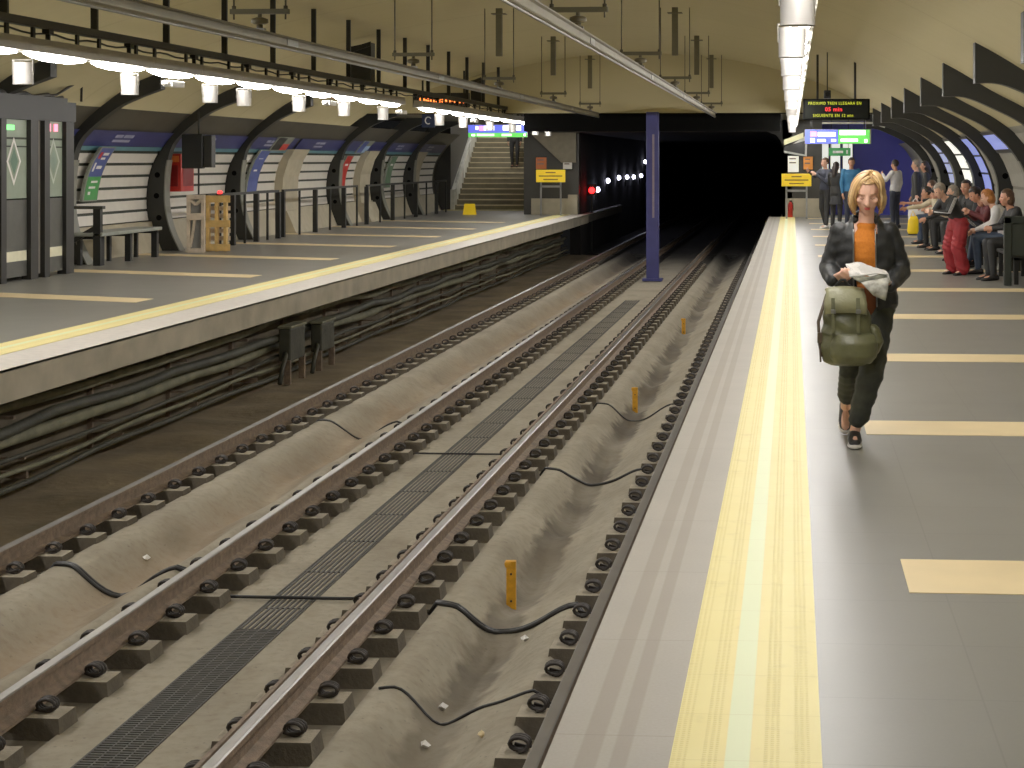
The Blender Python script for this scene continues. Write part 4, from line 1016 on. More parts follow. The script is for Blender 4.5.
# departures display
root = thing('departure_display', 'black hanging departure display with yellow and red lettering', 'display', (.78, 30, 2.41))
MB().box(-.585, .585, 0, .22, 0, .365).build('case', K['hole'], root, .008)
MB().box(-.55, .55, -.004, 0, .02, .345).build('screen', solid('led_screen', (14, 16, 11), .7, spec=.15), root)
for q, xx in ((-1, -.33), (1, .33)): MB().box(xx - .02, xx + .02, .08, .12, .365, 1.15).build('hanger', K['black'], root)
text('PROXIMO TREN LLEGARA EN', .07, (-.03, -.006, .285), (PI / 2, 0, 0), K['ledy'], root, spacing=1.2).scale = (.86, 1, 1)
text('05 min', .10, (-.05, -.006, .178), (PI / 2, 0, 0), K['ledr'], root, bold=.002, spacing=1.1)
text('SIGUIENTE EN 12 min', .07, (-.06, -.006, .07), (PI / 2, 0, 0), K['ledy'], root, spacing=1.2).scale = (.9, 1, 1)
root = thing('surveillance_camera', 'dark camera hanging above the departure display', 'camera', (.63, 30.5, 2.9))
MB().box(-.06, .06, -.16, .16, -.1, .04).build('case', K['black'], root, .01)
mb = MB(); mb.cyl((0, -.2, -.03), .04, .05, 12, axis='y'); mb.build('lens', K['screen'], root)
mb = MB(); mb.tube([(0, 0, .04), (0, 0, .9)], .012, 6); mb.build('hanger', K['black'], root)
root = thing('display_board', 'black dot-matrix board with glowing orange text above far lights', 'display', (-8.3, 40, 2.98))
MB().box(-.72, .62, .0, .2, -.02, .32).build('case', K['black'], root)
for q in (-1, 1): MB().box(q * .5 - .02, q * .5 + .02, .08, .12, .32, .85).build('hanger', K['black'], root)
rr = random.Random(4); mb = MB(); x = -.55
while x < .5:
    w = rr.uniform(.02, .06); mb.box(x, x + w, -.006, 0, .11 - .04 * (x + .5), .21 - .04 * (x + .5) - rr.uniform(0, .03)); x += w + rr.choice([.012, .012, .03, .06])
mb.build('lettering', K['ledo'], root)
root = thing('pictogram_sign', 'dark blue square pictogram sign hanging before the staircase', 'sign', (-9.55, 44.2, 2.56))
MB().box(-.17, .17, 0, .05, 0, .34).build('board', solid('sign_navy', (32, 44, 74), .4), root)
mb = MB(); mb.tube([(.08 * math.cos(.6 + 4.6 * i / 14), -.006, .18 + .09 * math.sin(.6 + 4.6 * i / 14)) for i in range(15)], .014, 6); mb.build('symbol', K['white'], root)
MB().box(-.01, .01, .02, .04, .34, .75).build('hanger', K['black'], root)
# blue pole before the tunnel mouth
root = thing('blue_pole', 'blue square pole standing between the tracks at the tunnel mouth', 'pole', (-3.42, 41.7, -1.27))
MB().box(-.15, .15, -.12, .12, 0, 4.15).build('pole', K['post'], root, .01)
MB().box(.0, .05, -.132, -.12, 1.55, 3.6).build('strip', K['pinkish'], root)
MB().box(-.24, .24, -.2, .2, 0, .06).build('base', K['post'], root)
# tunnel lamps and signal
for k, (y, z) in enumerate(((57, .70), (60.2, .96), (64, 1.03), (67.2, 1.02), (70, 1.0), (73.5, 1.02), (75.5, 1.62))):
    root = thing('tunnel_lamp', 'small white lamp on the tunnel wall, %s one from the red signal' % ordn(k + 1), 'lamp', (-6.6, y, z), 0, 'lamps along the tunnel wall')
    mb = MB(); mb.ell((.06, 0, 0), .085, .085, .085, n=10); mb.build('bulb', K['bulb'], root)
    MB().box(-.02, .03, -.06, .06, -.35, .1).build('bracket', K['rib'], root)
root = thing('signal_light', 'round red signal glowing at the tunnel entrance', 'signal', (-6.52, 54.6, .72))
mb = MB(); mb.ell((.08, -.1, 0), .1, .06, .1, n=12); mb.build('lens', K['rbulb'], root)
MB().box(-.06, .22, -.08, .06, -.16, .2).build('case', K['black'], root); MB().box(.04, .1, -.03, .03, -2.0, -.16).build('post', K['black'], root)
# near platform far end
root = thing('wall_screen', 'dark slanted screen with pale frame above the notices on near platform', 'screen', (0, 50.95, 0))
MB().prism([(-.24, 1.92), (.44, 1.8), (.46, 2.42), (.4, 2.42), (-.24, 2.0)], 'y', -.08, 0).build('frame', solid('screen_frame', (190, 190, 180), .4), root)
MB().prism([(-.24, 1.98), (.38, 1.86), (.40, 2.28), (-.24, 2.1)], 'y', -.09, -.08).build('screen', K['screen'], root)
MB().prism([(-.24, 2.14), (.34, 2.36), (.34, 2.52), (-.24, 2.3)], 'y', -.085, 0).build('strip_light', solid('strip_pale', (226, 222, 170), .4, emis=.3), root)
root = thing('fire_extinguisher', 'red fire extinguisher on the floor behind the near yellow sign', 'extinguisher', (-.05, 50.6, 0))
mb = MB(); mb.tube([(0, 0, 0), (0, 0, .36), (0, 0, .42), (0, 0, .46)], [.075, .075, .05, .025], 16); mb.build('cylinder', K['red'], root)
mb = MB(); mb.box(-.03, .05, -.015, .015, .46, .5); mb.tube([(.02, 0, .48), (.08, 0, .4), (.09, 0, .2)], .01, 6); mb.build('handle', K['black'], root)
for i, x in enumerate((.98, 1.34, 1.72)):
    root = thing('advert_panel', ('white lit advert panel with lettering strips beside the dark end wall', 'white lit advert panel in the middle of three behind the exit sign', 'white lit advert panel nearest the blue wall')[i], 'poster', (x, 52.98, 0), 0, 'lit advert panels at the end of near platform')
    MB().box(-.17, .17, -.06, 0, .5, 2.5).build('frame', K['dwall'], root); MB().box(-.145, .145, -.07, -.06, .55, 2.45).build('sheet', K['poster'], root)
root = thing('cable_tray', 'pale cable tray along the ceiling edge behind the departure display', 'tray', (0, 42.45, 0))
mb = MB(); mb.obox((.75, 0, 2.62), (2.0, 0, 2.62), .06, .05); mb.obox((2.0, 0, 2.62), (2.3, 0, 2.52), .06, .05); mb.build('tray', solid('tray_pale', (176, 174, 160), .5), root)
# near benches with dark end panel
def near_bench(label, y, ln, endp=False):
    root = thing('bench', label, 'bench', (3.22, y, 0), 0)
    MB().box(-.25, .25, 0, ln, .37, .415).build('seat', K['black'], root, .01)
    for i in range(4):
        yy = .15 + (ln - .3) * i / 3
        mb = MB(); mb.box(-.2, -.14, yy - .03, yy + .03, 0, .37); mb.box(.12, .18, yy - .03, yy + .03, 0, .37); mb.box(-.2, .18, yy - .03, yy + .03, .33, .37); mb.build('leg', K['black'], root)
    if endp:
        mb = MB(); mb.box(-.36, -.26, -.08, 0, 0, .93); mb.box(.2, .28, -.08, 0, 0, .93); mb.box(-.36, .28, -.08, 0, .84, .94); mb.box(-.26, .2, -.06, -.02, .4, .84); mb.build('end_panel', solid('end_dark', (36, 42, 34), .45), root, .008)
near_bench('dark bench with high end panel under the ginger-haired passenger', 23.3, 2.85, True)
near_bench('dark bench between two ribs under the maroon-dressed passenger', 26.6, 3.3)
near_bench('dark bench between two ribs under the passenger with black hat', 30.5, 3.3)
near_bench('dark bench under the furthest seated passenger', 34.3, 3.4)

# ------------------------------------------------------------------ people
Wm = lambda n, c, r=.7: solid(n, c, r, var=.15, scale=9, bump=.15)
C_BLACK = Wm('cloth_black', (38, 38, 38)); C_DARK = Wm('cloth_dark_blue', (44, 48, 62)); C_GREY = Wm('cloth_grey', (96, 98, 104)); C_WHITE = Wm('cloth_white', (225, 222, 220)); C_JEANS = Wm('cloth_jeans', (62, 76, 98)); C_RED = Wm('cloth_red', (150, 30, 36)); C_MAROON = Wm('cloth_maroon', (92, 30, 34)); C_BLUE = Wm('cloth_blue', (44, 108, 152)); C_CREAM = Wm('cloth_cream', (214, 200, 170)); C_OLIVE = Wm('cloth_olive', (82, 80, 62)); C_BROWN = Wm('cloth_brown', (98, 74, 56))
C_PALE = Wm('cloth_pale_blue', (176, 190, 205))
S_BLACK = Wm('shoe_black', (30, 28, 28), .5); S_WHITE = Wm('shoe_white', (226, 222, 215), .5)
H_DARK = solid('hair_dark', (40, 30, 24), .5, var=.3, scale=40); H_BROWN = solid('hair_brown', (84, 58, 40), .5, var=.3, scale=40); H_GINGER = solid('hair_ginger', (176, 108, 48), .5, var=.25, scale=40); H_BLOND = solid('hair_blond', (206, 168, 112), .5, var=.2, scale=34, detail=8, col2=(128, 92, 54)); H_GREY = solid('hair_grey', (140, 130, 118), .5, var=.25, scale=40)

# the walking woman (metre coordinates around (0.40, 10.25))
SKW = solid('skin_woman', (236, 182, 154), .5, var=.04)
J = {k: V(v) for k, v in dict(pel=(.05, .03, .87), chest=(.035, .0, 1.13), neck=(.04, .01, 1.35), head=(.048, -.05, 1.492), face=(-.04, -1, -.42),
    shL=(.18, .02, 1.285), shR=(-.11, .0, 1.285), elL=(.255, .06, 1.03), elR=(-.175, .03, 1.045), wrL=(.185, -.17, .965), wrR=(-.165, -.2, 1.0),
    hipL=(.125, .02, .83), hipR=(-.025, .03, .83), knL=(.07, -.12, .45), knR=(-.045, .1, .43), anL=(-.025, -.06, .085), anR=(-.065, .44, .15)).items()}
woman = thing('person', 'woman with blonde bob, black bomber jacket and orange sweater reading while walking', 'person', (.40, 10.25, 0))
mb = MB(); mb.loft([(c, a * .93, b * .93) + tuple(r) for c, a, b, *r in torso_rings(J, -.008, .93)])
at, mt = head_shapes(mb, J, 1.0)
rcone(mb, (.042, .0, 1.29), J['head'] + V((0, .02, -.05)), .05, .045)
for q, fd, pal in (('L', (-.55, -.72, .12), (-.3, .4, .9)), ('R', (.62, -.62, .2), (.3, .5, .8))):
    chain(mb, [J['sh' + q], J['el' + q], J['wr' + q]], [.043, .036, .025])
    hand(mb, J['wr' + q] + V(fd).normalized() * .01, fd, pal, .93, 1 if q == 'L' else -1, .75 if q == 'L' else 1.1)
for q in 'LR':
    chain(mb, [J['hip' + q], J['kn' + q], J['kn' + q].lerp(J['an' + q], .3), J['an' + q]], [.075, .05, .05, .032])
chain(mb, [J['anL'] + V((0, .03, -.03)), (-.03, -.2, .035)], [.034, .027]); chain(mb, [J['anR'] + V((0, .0, -.02)), (-.07, .33, .05)], [.033, .027])
mesh_obj('body', remesh(mb, .006, 3), SKW, woman)
# sweater
mb = MB(); R = torso_rings(J, .004, .95); mb.loft(R[1:6])
mb.loft([((.036, .0, 1.15), .13, .105), ((.037, .0, 1.24), .105, .09), ((.038, .0, 1.285), .07, .07)])
mb.loft([((.05, .02, .775), .15, .105), ((.05, .02, .85), .155, .11), ((.045, .01, .95), .14, .1)])
mb.ell((.04, -.004, 1.302), .068, .068, .036)
knit = M('orange_knit', (206, 116, 24), .85, var=.14, scale=60, bump=.4, bscale=120)
kb = newmat('orange_sweater', .85); g = NB(kb)
n1 = g.noise(70, 3); c = g.mix(n1, lin((190, 98, 18)), lin((226, 134, 34))); dn = g.step(g.z, .98, .93)
c = g.mix(dn, c, lin((122, 66, 30))); g.out(c); g.bump(n1, .35, .004)
mesh_obj('sweater', remesh(mb, .008, 4), kb, woman)
# bomber jacket: opened front
mb = MB(); R = torso_rings(J, .034, .98)
mb.loft([((.05, .03, .80), .168, .13), ((.05, .03, .84), .188, .148), ((.046, .025, .93), .186, .145), ((.04, .015, 1.05), .182, .143), ((.036, .012, 1.18), .184, .142), ((.035, .015, 1.262), .168, .122), ((.036, .02, 1.312), .12, .09), ((.038, .026, 1.365), .078, .066)])
for q in 'LR':
    s = J['sh' + q]; e = J['el' + q]; w = J['wr' + q]
    chain(mb, [s + V((0, 0, -.015)), s.lerp(e, .5), e, e.lerp(w, .5), e.lerp(w, .8)], [.064, .064, .063, .058, .046])
    chain(mb, [e.lerp(w, .84), e.lerp(w, 1.06)], [.044, .041])
me = remesh(mb, .007, 3)
# sleeve and body creases
for v in me.vertices:
    p = v.co; k = .002 * math.sin(p.z * 95 + 18 * p.x + 2 * math.sin(30 * p.x)) + .003 * math.sin(p.z * 38 - 50 * p.x)
    v.co = p + v.normal * k
def opening(c):
    lo = -.035 + .02 * (c.z < 1.0); hi = .092 + .02 * (1.2 - c.z)
    if c.z > 1.26: lo, hi = -.035, .11
    return c.y < (-.055 if c.z < 1.26 else .005) and lo < c.x < hi and c.z < 1.42
cut_faces(me, opening)
satin = M('jacket_black', (30, 31, 31), .55, var=.2, scale=12, bump=.12, bscale=40)
jk = mesh_obj('jacket', me, satin, woman); so = jk.modifiers.new('thickness', 'SOLIDIFY'); so.thickness = .006
for x0, x1 in ((-.036, -.02), (.112, .09)):
    mb = MB(); pts = []
    for i in range(14):
        z = .83 + .46 * i / 13; t = i / 13; xx = (x0 if x0 < 0 else .094 + .02 * (1.2 - z)); pts.append((xx, -.13 + .02 * (t > .8) * (t - .8) * 5 + .01 * math.sin(t * 5), z))
    mb.tube(pts, .0045, 6); mb.build('zipper', K['steel'], jk)
mb = MB(); pts = []
for i in range(17):
    a = PI * (-.24 + 1.48 * i / 16); pts.append((.04 + .072 * math.cos(a), .018 + .062 * math.sin(a), 1.352 + .03 * math.sin(a)))
mb.tube(pts, .017, 8); mb.build('collar', C_BLACK, jk)
# trousers: dark green, cropped above the ankle
mb = MB(); mb.loft([(c, a, b) + tuple(r) for c, a, b, *r in torso_rings(J, .012, .95)[0:3]])
chain(mb, [J['hipL'], J['knL'], J['knL'].lerp(J['anL'], .78)], [.098, .078, .062]); chain(mb, [J['hipR'], J['knR'], J['knR'].lerp(J['anR'], .66)], [.095, .075, .06])
me = remesh(mb, .008, 3)
for v in me.vertices:
    p = v.co; v.co = p + v.normal * (.0035 * math.sin(p.z * 45 + 40 * p.x + 25 * p.y) * (1 if p.z < .8 else .2) + .0015 * math.sin(p.z * 120 - 30 * p.y))
mesh_obj('trousers', me, M('trousers_green', (50, 52, 42), .75, var=.4, scale=7, bump=.2, col2=(30, 33, 32)), woman)
# slip-on shoes
def slip(a, t, up):
    a = V(a); t = V(t).normalized(); rt = t.cross(V(up)).normalized(); up = rt.cross(t)
    mb = MB(); mb.loft([(a - t * .07 - up * .035, .026, .026, rt, up), (a - t * .045 - up * .03, .037, .038, rt, up), (a + t * .03 - up * .032, .04, .036, rt, up), (a + t * .1 - up * .045, .044, .024, rt, up), (a + t * .155 - up * .05, .036, .018, rt, up), (a + t * .175 - up * .052, .016, .012, rt, up)], n=16)
    sh = mesh_obj('shoe', remesh(mb, .006, 2), S_BLACK, woman)
    mb = MB(); P = []
    mb.loft([(a - t * .075 - up * .084, .012, .016, rt, up), (a - t * .06 - up * .074, .036, .014, rt, up), (a + t * .02 - up * .074, .041, .014, rt, up), (a + t * .11 - up * .074, .047, .014, rt, up), (a + t * .165 - up * .072, .038, .014, rt, up), (a + t * .185 - up * .07, .014, .012, rt, up)], n=16)
    mesh_obj('sole', remesh(mb, .006, 1), S_WHITE, sh)
slip((-.028, -.06, .088), (-.03, -1, -.0), (0, 0, 1)); slip((-.066, .44, .165), (-.02, -.86, -.5), (0, -.5, .86))
# bobbed hair
mb = MB()
mb.ell(at(0, -.02, .032), .088, .104, .097, mat=mt); mb.ell(at(0, -.045, -.02), .092, .076, .085, mat=mt)
for q in (-1, 1):
    mb.ell(at(q * .078, -.005, -.025), .02, .046, .08, mat=mt)
me = remesh(mb, .006, 2); inv = mt.inverted(); Hc = J['head']
for v in me.vertices:
    q = inv @ (v.co - Hc); a = math.atan2(q.x, q.y); v.co = v.co + v.normal * (.0035 * math.sin(a * 34 + q.z * 22) + .002 * math.sin(a * 61))
def facewin(c):
    q = inv @ (c - Hc)
    if q.z > .094 or q.y < .02: return False
    wdt = .064 - .5 * max(0, q.z - .05)
    return abs(q.x - (.012 if q.z > .03 else 0)) < wdt
cut_faces(me, facewin)
hr = mesh_obj('hair', me, H_BLOND, woman); so = hr.modifiers.new('t', 'SOLIDIFY'); so.thickness = .003
rs = random.Random(3); mb = MB()
for i in range(190):
    ph = rs.uniform(46, 314); f_ = math.radians(ph); side = 1 if ph < 180 else -1
    jit = rs.uniform(.99, 1.06); w0 = rs.uniform(0, 6); amp = rs.uniform(.003, .008); pts = []; rad = []
    px = .022; ln_ = rs.uniform(-.118, -.088) + (.02 if 130 < ph < 230 else 0)
    back = max(0, -math.cos(f_))
    for k in range(7):
        th = math.radians(8 + 82 * k / 6.0)
        x = px * (1 - k / 6.0) + .093 * jit * math.sin(th) * math.sin(f_); y = -.02 + .109 * jit * math.sin(th) * math.cos(f_); z = .032 + .1 * jit * math.cos(th)
        pts.append(at(x, y, z)); rad.append(.004 + .004 * min(1, k / 2))
    for k in range(1, 7):
        t = k / 6.0; z = .032 + (ln_ - .032) * t
        fl = 1 + .10 * math.sin(PI * t * .9) - .08 * max(0, t - .75) * 4 + amp * 8 * math.sin(w0 + t * 7)
        x = .093 * jit * math.sin(f_) * fl; y = -.02 + .109 * jit * math.cos(f_) * (1 - .12 * t) + amp * math.sin(w0 + 5 * t)
        pts.append(at(x, y, z)); rad.append(.008 * (1 - .75 * max(0, t - .5) * 2) + .0005)
    mb.tube(pts, rad, 5, rs.choice([0, 0, 1, 1, 2]))
for i in range(46):
    side = 1 if i % 3 else -1; jit = rs.uniform(1.0, 1.05); pts = []; rad = []
    a0 = rs.uniform(2, 26); a1 = rs.uniform(54, 74); th1 = rs.uniform(72, 92)
    for k in range(9):
        t = k / 8.0; f_ = math.radians(a0 + (a1 - a0) * t ** .8) * side; th = math.radians(22 + (th1 - 22) * t)
        if side > 0 and False: continue
        x = .022 * (1 - t) + .092 * jit * math.sin(th) * math.sin(f_); y = -.02 + .109 * jit * math.sin(th) * math.cos(f_) * (1 - .12 * math.sin(PI * t)); z = .032 + .101 * jit * math.cos(th)
        pts.append(at(x, y, z)); rad.append(.0062 * (1 - .5 * abs(2 * t - 1) ** 3))
    mb.tube(pts, rad, 5, rs.choice([0, 0, 1, 1, 2]))
mb.build('strand', [solid('strand_light', (226, 190, 132), .45), solid('strand_mid', (198, 156, 98), .45), solid('strand_dark', (150, 108, 64), .5)], hr)
# facial features
def feat(name, pts, r, m): mb = MB(); mb.tube([at(*p) for p in pts], r, 6); mb.build(name, m, woman)
lidm = solid('eyelid_shade', (150, 98, 80), .6); browm = solid('brow_brown', (172, 126, 94), .6); lipm = solid('lip_red', (214, 92, 88), .45)
for q in (-1, 1):
    feat('eye', [(q * .018, .074, .010), (q * .032, .0745, .005), (q * .046, .066, .010)], [.002, .0028, .0018], lidm)
    feat('eyebrow', [(q * .015, .0855, .036), (q * .032, .083, .041), (q * .05, .068, .036)], [.0022, .0028, .0016], browm)
mb = MB(); mb.ell(at(0, .0875, -.047), .02, .007, .0042, mat=mt, n=12); mb.ell(at(0, .0875, -.055), .017, .0075, .005, mat=mt, n=12); mb.build('lips', lipm, woman)
# newspaper held in both hands
np_ = thing('newspaper', 'folded newspaper the walking woman holds and reads', 'newspaper', (.40, 10.25, 0))
def sheet(P, name, m, th=.0025):
    mb = MB(); nu = len(P); nv = len(P[0]); vs = [p for r in P for p in r]
    mb.add(vs, [(i * nv + j, i * nv + j + 1, (i + 1) * nv + j + 1, (i + 1) * nv + j) for i in range(nu - 1) for j in range(nv - 1)], 0, True)
    o = mb.build(name, m, np_); s = o.modifiers.new('t', 'SOLIDIFY'); s.thickness = th; return o
newsm = newmat('newsprint', .8); g = NB(newsm)
ln = g.m('GREATER_THAN', g.m('SINE', g.m('MULTIPLY', g.m('ADD', g.y, g.z), 520)), .1); blk = g.m('GREATER_THAN', g.noise(16, 1), .52)
g.out(g.mix(g.m('MULTIPLY', g.m('MULTIPLY', ln, blk), .5), lin((226, 222, 214)), lin((90, 88, 86))))
photo = M('newsprint_photo', (112, 112, 96), .8, var=.35, scale=24, col2=(60, 62, 54))
def lerp3(a, b, t): return V(a).lerp(V(b), t)
# upper flap lying back, front flap drooping, inner page curling at the right hand
sheet([[lerp3(lerp3((-.065, -.285, 1.02), (.165, -.26, 1.03), u / 8), lerp3((-.085, -.20, 1.10), (.10, -.13, 1.07), u / 8), v / 5) + V((0, 0, .012 * math.sin(u * .8 + v))) for v in range(6)] for u in range(9)], 'page', newsm)
sheet([[lerp3(lerp3((-.06, -.295, 1.022), (.17, -.265, 1.032), u / 10), lerp3((.0, -.34, .985), (.15, -.30, .90), u / 10), v / 6) + V((0, -.025 * math.sin(PI * v / 6), .006 * math.sin(u))) for v in range(7)] for u in range(11)], 'page', photo)
sheet([[lerp3(lerp3((.0, -.325, .992), (.165, -.30, 1.02), u / 8), lerp3((.07, -.335, .915), (.14, -.325, .885), u / 8), v / 5) + V((.0, -.022, 0)) * (1 + math.sin(PI * v / 5)) for v in range(6)] for u in range(9)], 'page', M('newsprint_grey', (176, 174, 162), .8, var=.3, scale=22, col2=(110, 108, 98)))
mb = MB(); mb.tube([(-.065, -.30, 1.022), (0, -.315, 1.03), (.1, -.3, 1.042), (.155, -.28, 1.035), (.172, -.29, .98)], .006, 6); mb.build('fold_edge', K['paper'], np_)
# rucksack hanging from her right hand
bp = thing('rucksack', 'olive green leather rucksack with flap hanging from the walking woman\'s hand', 'bag', (.325, 10.0, .50), .06)
ol = M('bag_olive', (86, 86, 56), .45, var=.25, scale=9, bump=.25, bscale=30); olf = M('bag_olive_pale', (136, 134, 100), .45, var=.15, scale=9, bump=.2, bscale=30)
mb = MB(); mb.loft([((.0, 0, .0), .10, .07), ((0, 0, .02), .145, .10), ((0, -.0, .10), .165, .115), ((0, 0, .22), .15, .10), ((-.01, 0, .33), .13, .085), ((-.015, 0, .42), .115, .065), ((-.015, 0, .45), .08, .04)], n=24)
me = remesh(mb, .008, 3)
for v in me.vertices: v.co = v.co + v.normal * (.005 * math.sin(v.co.z * 60 + 25 * v.co.x) * (v.co.z > .18))
mesh_obj('bag_body', me, ol, bp)
mb = MB(); mb.loft([((.02, -.06, .015), .11, .06), ((.025, -.07, .06), .14, .085), ((.03, -.07, .14), .14, .085), ((.03, -.06, .185), .12, .06), ((.03, -.05, .2), .08, .03)], n=20); mesh_obj('front_pocket', remesh(mb, .008, 3), ol, bp)
mb = MB(); mb.loft([((.15, -.01, .07), .03, .05), ((.165, -.02, .14), .045, .06), ((.15, -.02, .22), .035, .05), ((.14, -.01, .24), .02, .03)], n=16); mesh_obj('side_pocket', remesh(mb, .007, 3), ol, bp)
P = []
mb = MB(); mb.add([], [])
vs = []; nu = 10
prof = [(.03, .455), (-.03, .465), (-.085, .44), (-.105, .38), (-.112, .315)]
for u in range(nu + 1):
    t = u / nu - .5
    for (yy, zz) in prof: vs.append((-.02 + t * (.225 if zz > .43 else .25), yy * (1 - .5 * (2 * t) ** 2 * .3), zz - .015 * (2 * t) ** 2))
mb.add(vs, [(i * 5 + j, i * 5 + j + 1, (i + 1) * 5 + j + 1, (i + 1) * 5 + j) for i in range(nu) for j in range(4)], 0, True)
fl = mb.build('flap', olf, bp); s = fl.modifiers.new('t', 'SOLIDIFY'); s.thickness = .008
for x in (-.095, .05):
    mb = MB(); mb.obox((x, -.108, .40), (x, -.122, .30), .022, .005, up=(0, -1, 0)); mb.obox((x, -.122, .30), (x, -.128, .20), .018, .004, up=(0, -1, 0)); mb.build('strap', ol, bp)
    mb = MB(); mb.box(x - .014, x + .014, -.134, -.124, .312, .335); mb.build('buckle', K['steel'], bp, .002)
mb = MB(); mb.tube([(-.07, .02, .45), (-.065, -.0, .47), (-.04, -.03, .50), (-.02, -.02, .50), (.0, .0, .47), (.03, .02, .45)], .009, 8); mb.build('handle', C_BLACK, bp)
mb = MB(); mb.tube([(-.12, .05, .4), (-.17, .02, .25), (-.165, -.01, .12), (-.15, -.02, .05)], .010, 6); mb.box(-.178, -.15, -.03, 0, .13, .19); mb.tube([(-.165, -.02, .12), (-.16, -.03, .02)], .006, 6); mb.build('shoulder_strap', solid('strap_brown', (70, 56, 38), .6), bp)

# people further along the near platform
def pp(*a, **k): return person(*a, **k)[0]
pp('person', 'person in dark trousers and white trainers with pale-shouldered jacket, facing the dark-coated one', (.82, 42.4, 0), -.9, 1.03, dict(elL=(.2, -.12, 1.12), wrL=(.02, -.3, 1.3), elR=(-.26, -.1, 1.25), wrR=(-.2, -.34, 1.38), anL=(.16, -.1, .085), anR=(-.1, .1, .085)), C_DARK, C_BLACK, S_WHITE, 'short', H_BROWN, SKIN[0], 'standing passengers')
pp('person', 'person with long dark hair in black coat, back turned, beside the yellow sign', (1.08, 41.8, 0), 2.6, .97, dict(elL=(.24, -.1, 1.12), wrL=(.14, -.3, 1.15)), C_BLACK, C_BLACK, S_BLACK, 'long', H_DARK, SKIN[0], 'standing passengers', top_len='long')
pp('person', 'dark-haired person in bright blue jacket standing behind the walking woman', (1.42, 41.0, 0), .2, 1.03, dict(elL=(.22, -.05, 1.14), wrL=(.12, -.25, 1.1), face=(-.3, -1, -.2)), C_BLUE, C_DARK, S_BLACK, 'short', H_DARK, SKIN[1], 'standing passengers', build=1.08)
pp('person', 'person with dark hair and white shirt in front of the blue wall', (2.56, 42.6, 0), -2.2, 1.0, dict(elL=(.24, -.12, 1.2), wrL=(.1, -.3, 1.35)), C_WHITE, C_DARK, S_BLACK, 'short', H_DARK, SKIN[1], 'standing passengers', top_len='hip')
pp('person', 'person in black suit standing sideways with a white tote bag', (2.82, 39.0, 0), -PI / 2 - .2, 1.0, dict(elR=(-.22, .06, 1.12), wrR=(-.2, -.1, .88), elL=(.28, .04, 1.14), wrL=(.345, .05, .91)), C_BLACK, C_BLACK, S_BLACK, 'short', H_GREY, SKIN[0], 'standing passengers', top_len='long')
pp('person', 'dark-haired person in dark clothes right behind the black-suited one', (3.12, 40.4, 0), -PI / 2, .98, dict(), C_BLACK, C_DARK, S_BLACK, 'long', H_DARK, SKIN[1], 'standing passengers')
tb = thing('tote_bag', 'white cloth tote bag with dark print held by the person in black suit', 'bag', (2.80, 38.62, .16))
mb = MB(); mb.loft([((0, 0, 0), .15, .03), ((0, 0, .02), .18, .05), ((0, 0, .3), .19, .05), ((0, 0, .46), .18, .03)], n=20); mb.build('bag_body', C_WHITE, tb)
MB().box(-.02, .07, -.056, -.05, .2, .28).build('print', C_BLACK, tb)
for q in (-1, 1):
    mb = MB(); mb.tube([(-.09 + .0, q * .02, .45), (-.07, q * .015, .62), (-.02, 0, .68), (.03, q * .015, .62), (.08, q * .02, .45)], .012, 6); mb.build('handle', C_WHITE, tb)
# seated row: facing the tracks
S = -PI / 2
def sit(label, x, y, rz, sc, pose, *a, **k):
    P = dict(SIT); P.update(pose); return pp('person', label, (x, y, 0), rz, sc, P, *a, group='seated passengers', **k)
sit('ginger-haired person in white top and jeans seated on the closest bench', 3.2, 25.6, S - .15, 1.0, dict(wrL=(.02, -.46, .66), wrR=(-.06, -.48, .64), elL=(.22, -.2, .74), knR=(-.06, -.48, .56), anR=(-.02, -.55, .2), toeR=(0, -1, .1), neck=(0, -.2, 1.02), head=(0, -.3, 1.14), chest=(0, -.1, .83), shL=(.17, -.16, .97), shR=(-.17, -.16, .97), face=(0, -1, -.35)), C_WHITE, C_JEANS, S_BLACK, 'bob', H_GINGER, SKIN[0])
sit('brown-haired person in dark clothes at the photo edge behind the bench panel', 3.22, 24.35, S + .2, 1.0, dict(), C_BLACK, C_BLACK, S_BLACK, 'bob', H_BROWN, SKIN[2])
sit('dark-haired person in maroon looking down at a phone, next to ginger-haired one', 3.18, 27.2, S + .25, 1.02, dict(wrL=(.06, -.4, .86), wrR=(-.06, -.4, .86), head=(0, -.3, 1.13), neck=(0, -.2, 1.02), face=(0, -1, -.6)), C_MAROON, C_BLACK, S_BLACK, 'short', H_DARK, SKIN[2])
sit('short-haired person in dark jacket with pale collar, face towards the camera', 3.1, 29.2, S + .7, 1.06, dict(face=(.2, -1, -.1)), C_BLACK, C_DARK, S_BLACK, 'short', H_DARK, SKIN[1], top_len='hip')
sit('person in dark green with greying hair on the further bench', 3.2, 31.1, S, 1.0, dict(head=(0, -.3, 1.12), neck=(0, -.2, 1.02)), C_OLIVE, C_BLACK, S_BLACK, 'bob', H_GREY, SKIN[0])
sit('person in black hat bending forward on the further bench', 3.1, 32.3, S + .1, 1.0, dict(head=(0, -.4, 1.08), neck=(0, -.28, 1.0), chest=(0, -.16, .82), shL=(.17, -.22, .95), shR=(-.17, -.22, .95), wrL=(.06, -.6, .6), wrR=(-.06, -.6, .6)), C_BLACK, C_BLACK, S_BLACK, 'cap', C_BLACK, SKIN[2])
sit('person in cream jacket leaning forward with outstretched arm on the further bench', 3.02, 33.2, S - .1, 1.0, dict(head=(0, -.42, 1.06), neck=(0, -.3, 1.0), chest=(0, -.18, .82), shL=(.17, -.24, .95), shR=(-.17, -.24, .95), elR=(-.2, -.5, .8), wrR=(-.15, -.8, .76)), C_CREAM, C_BLACK, S_BLACK, 'short', H_DARK, SKIN[1], build=1.05)
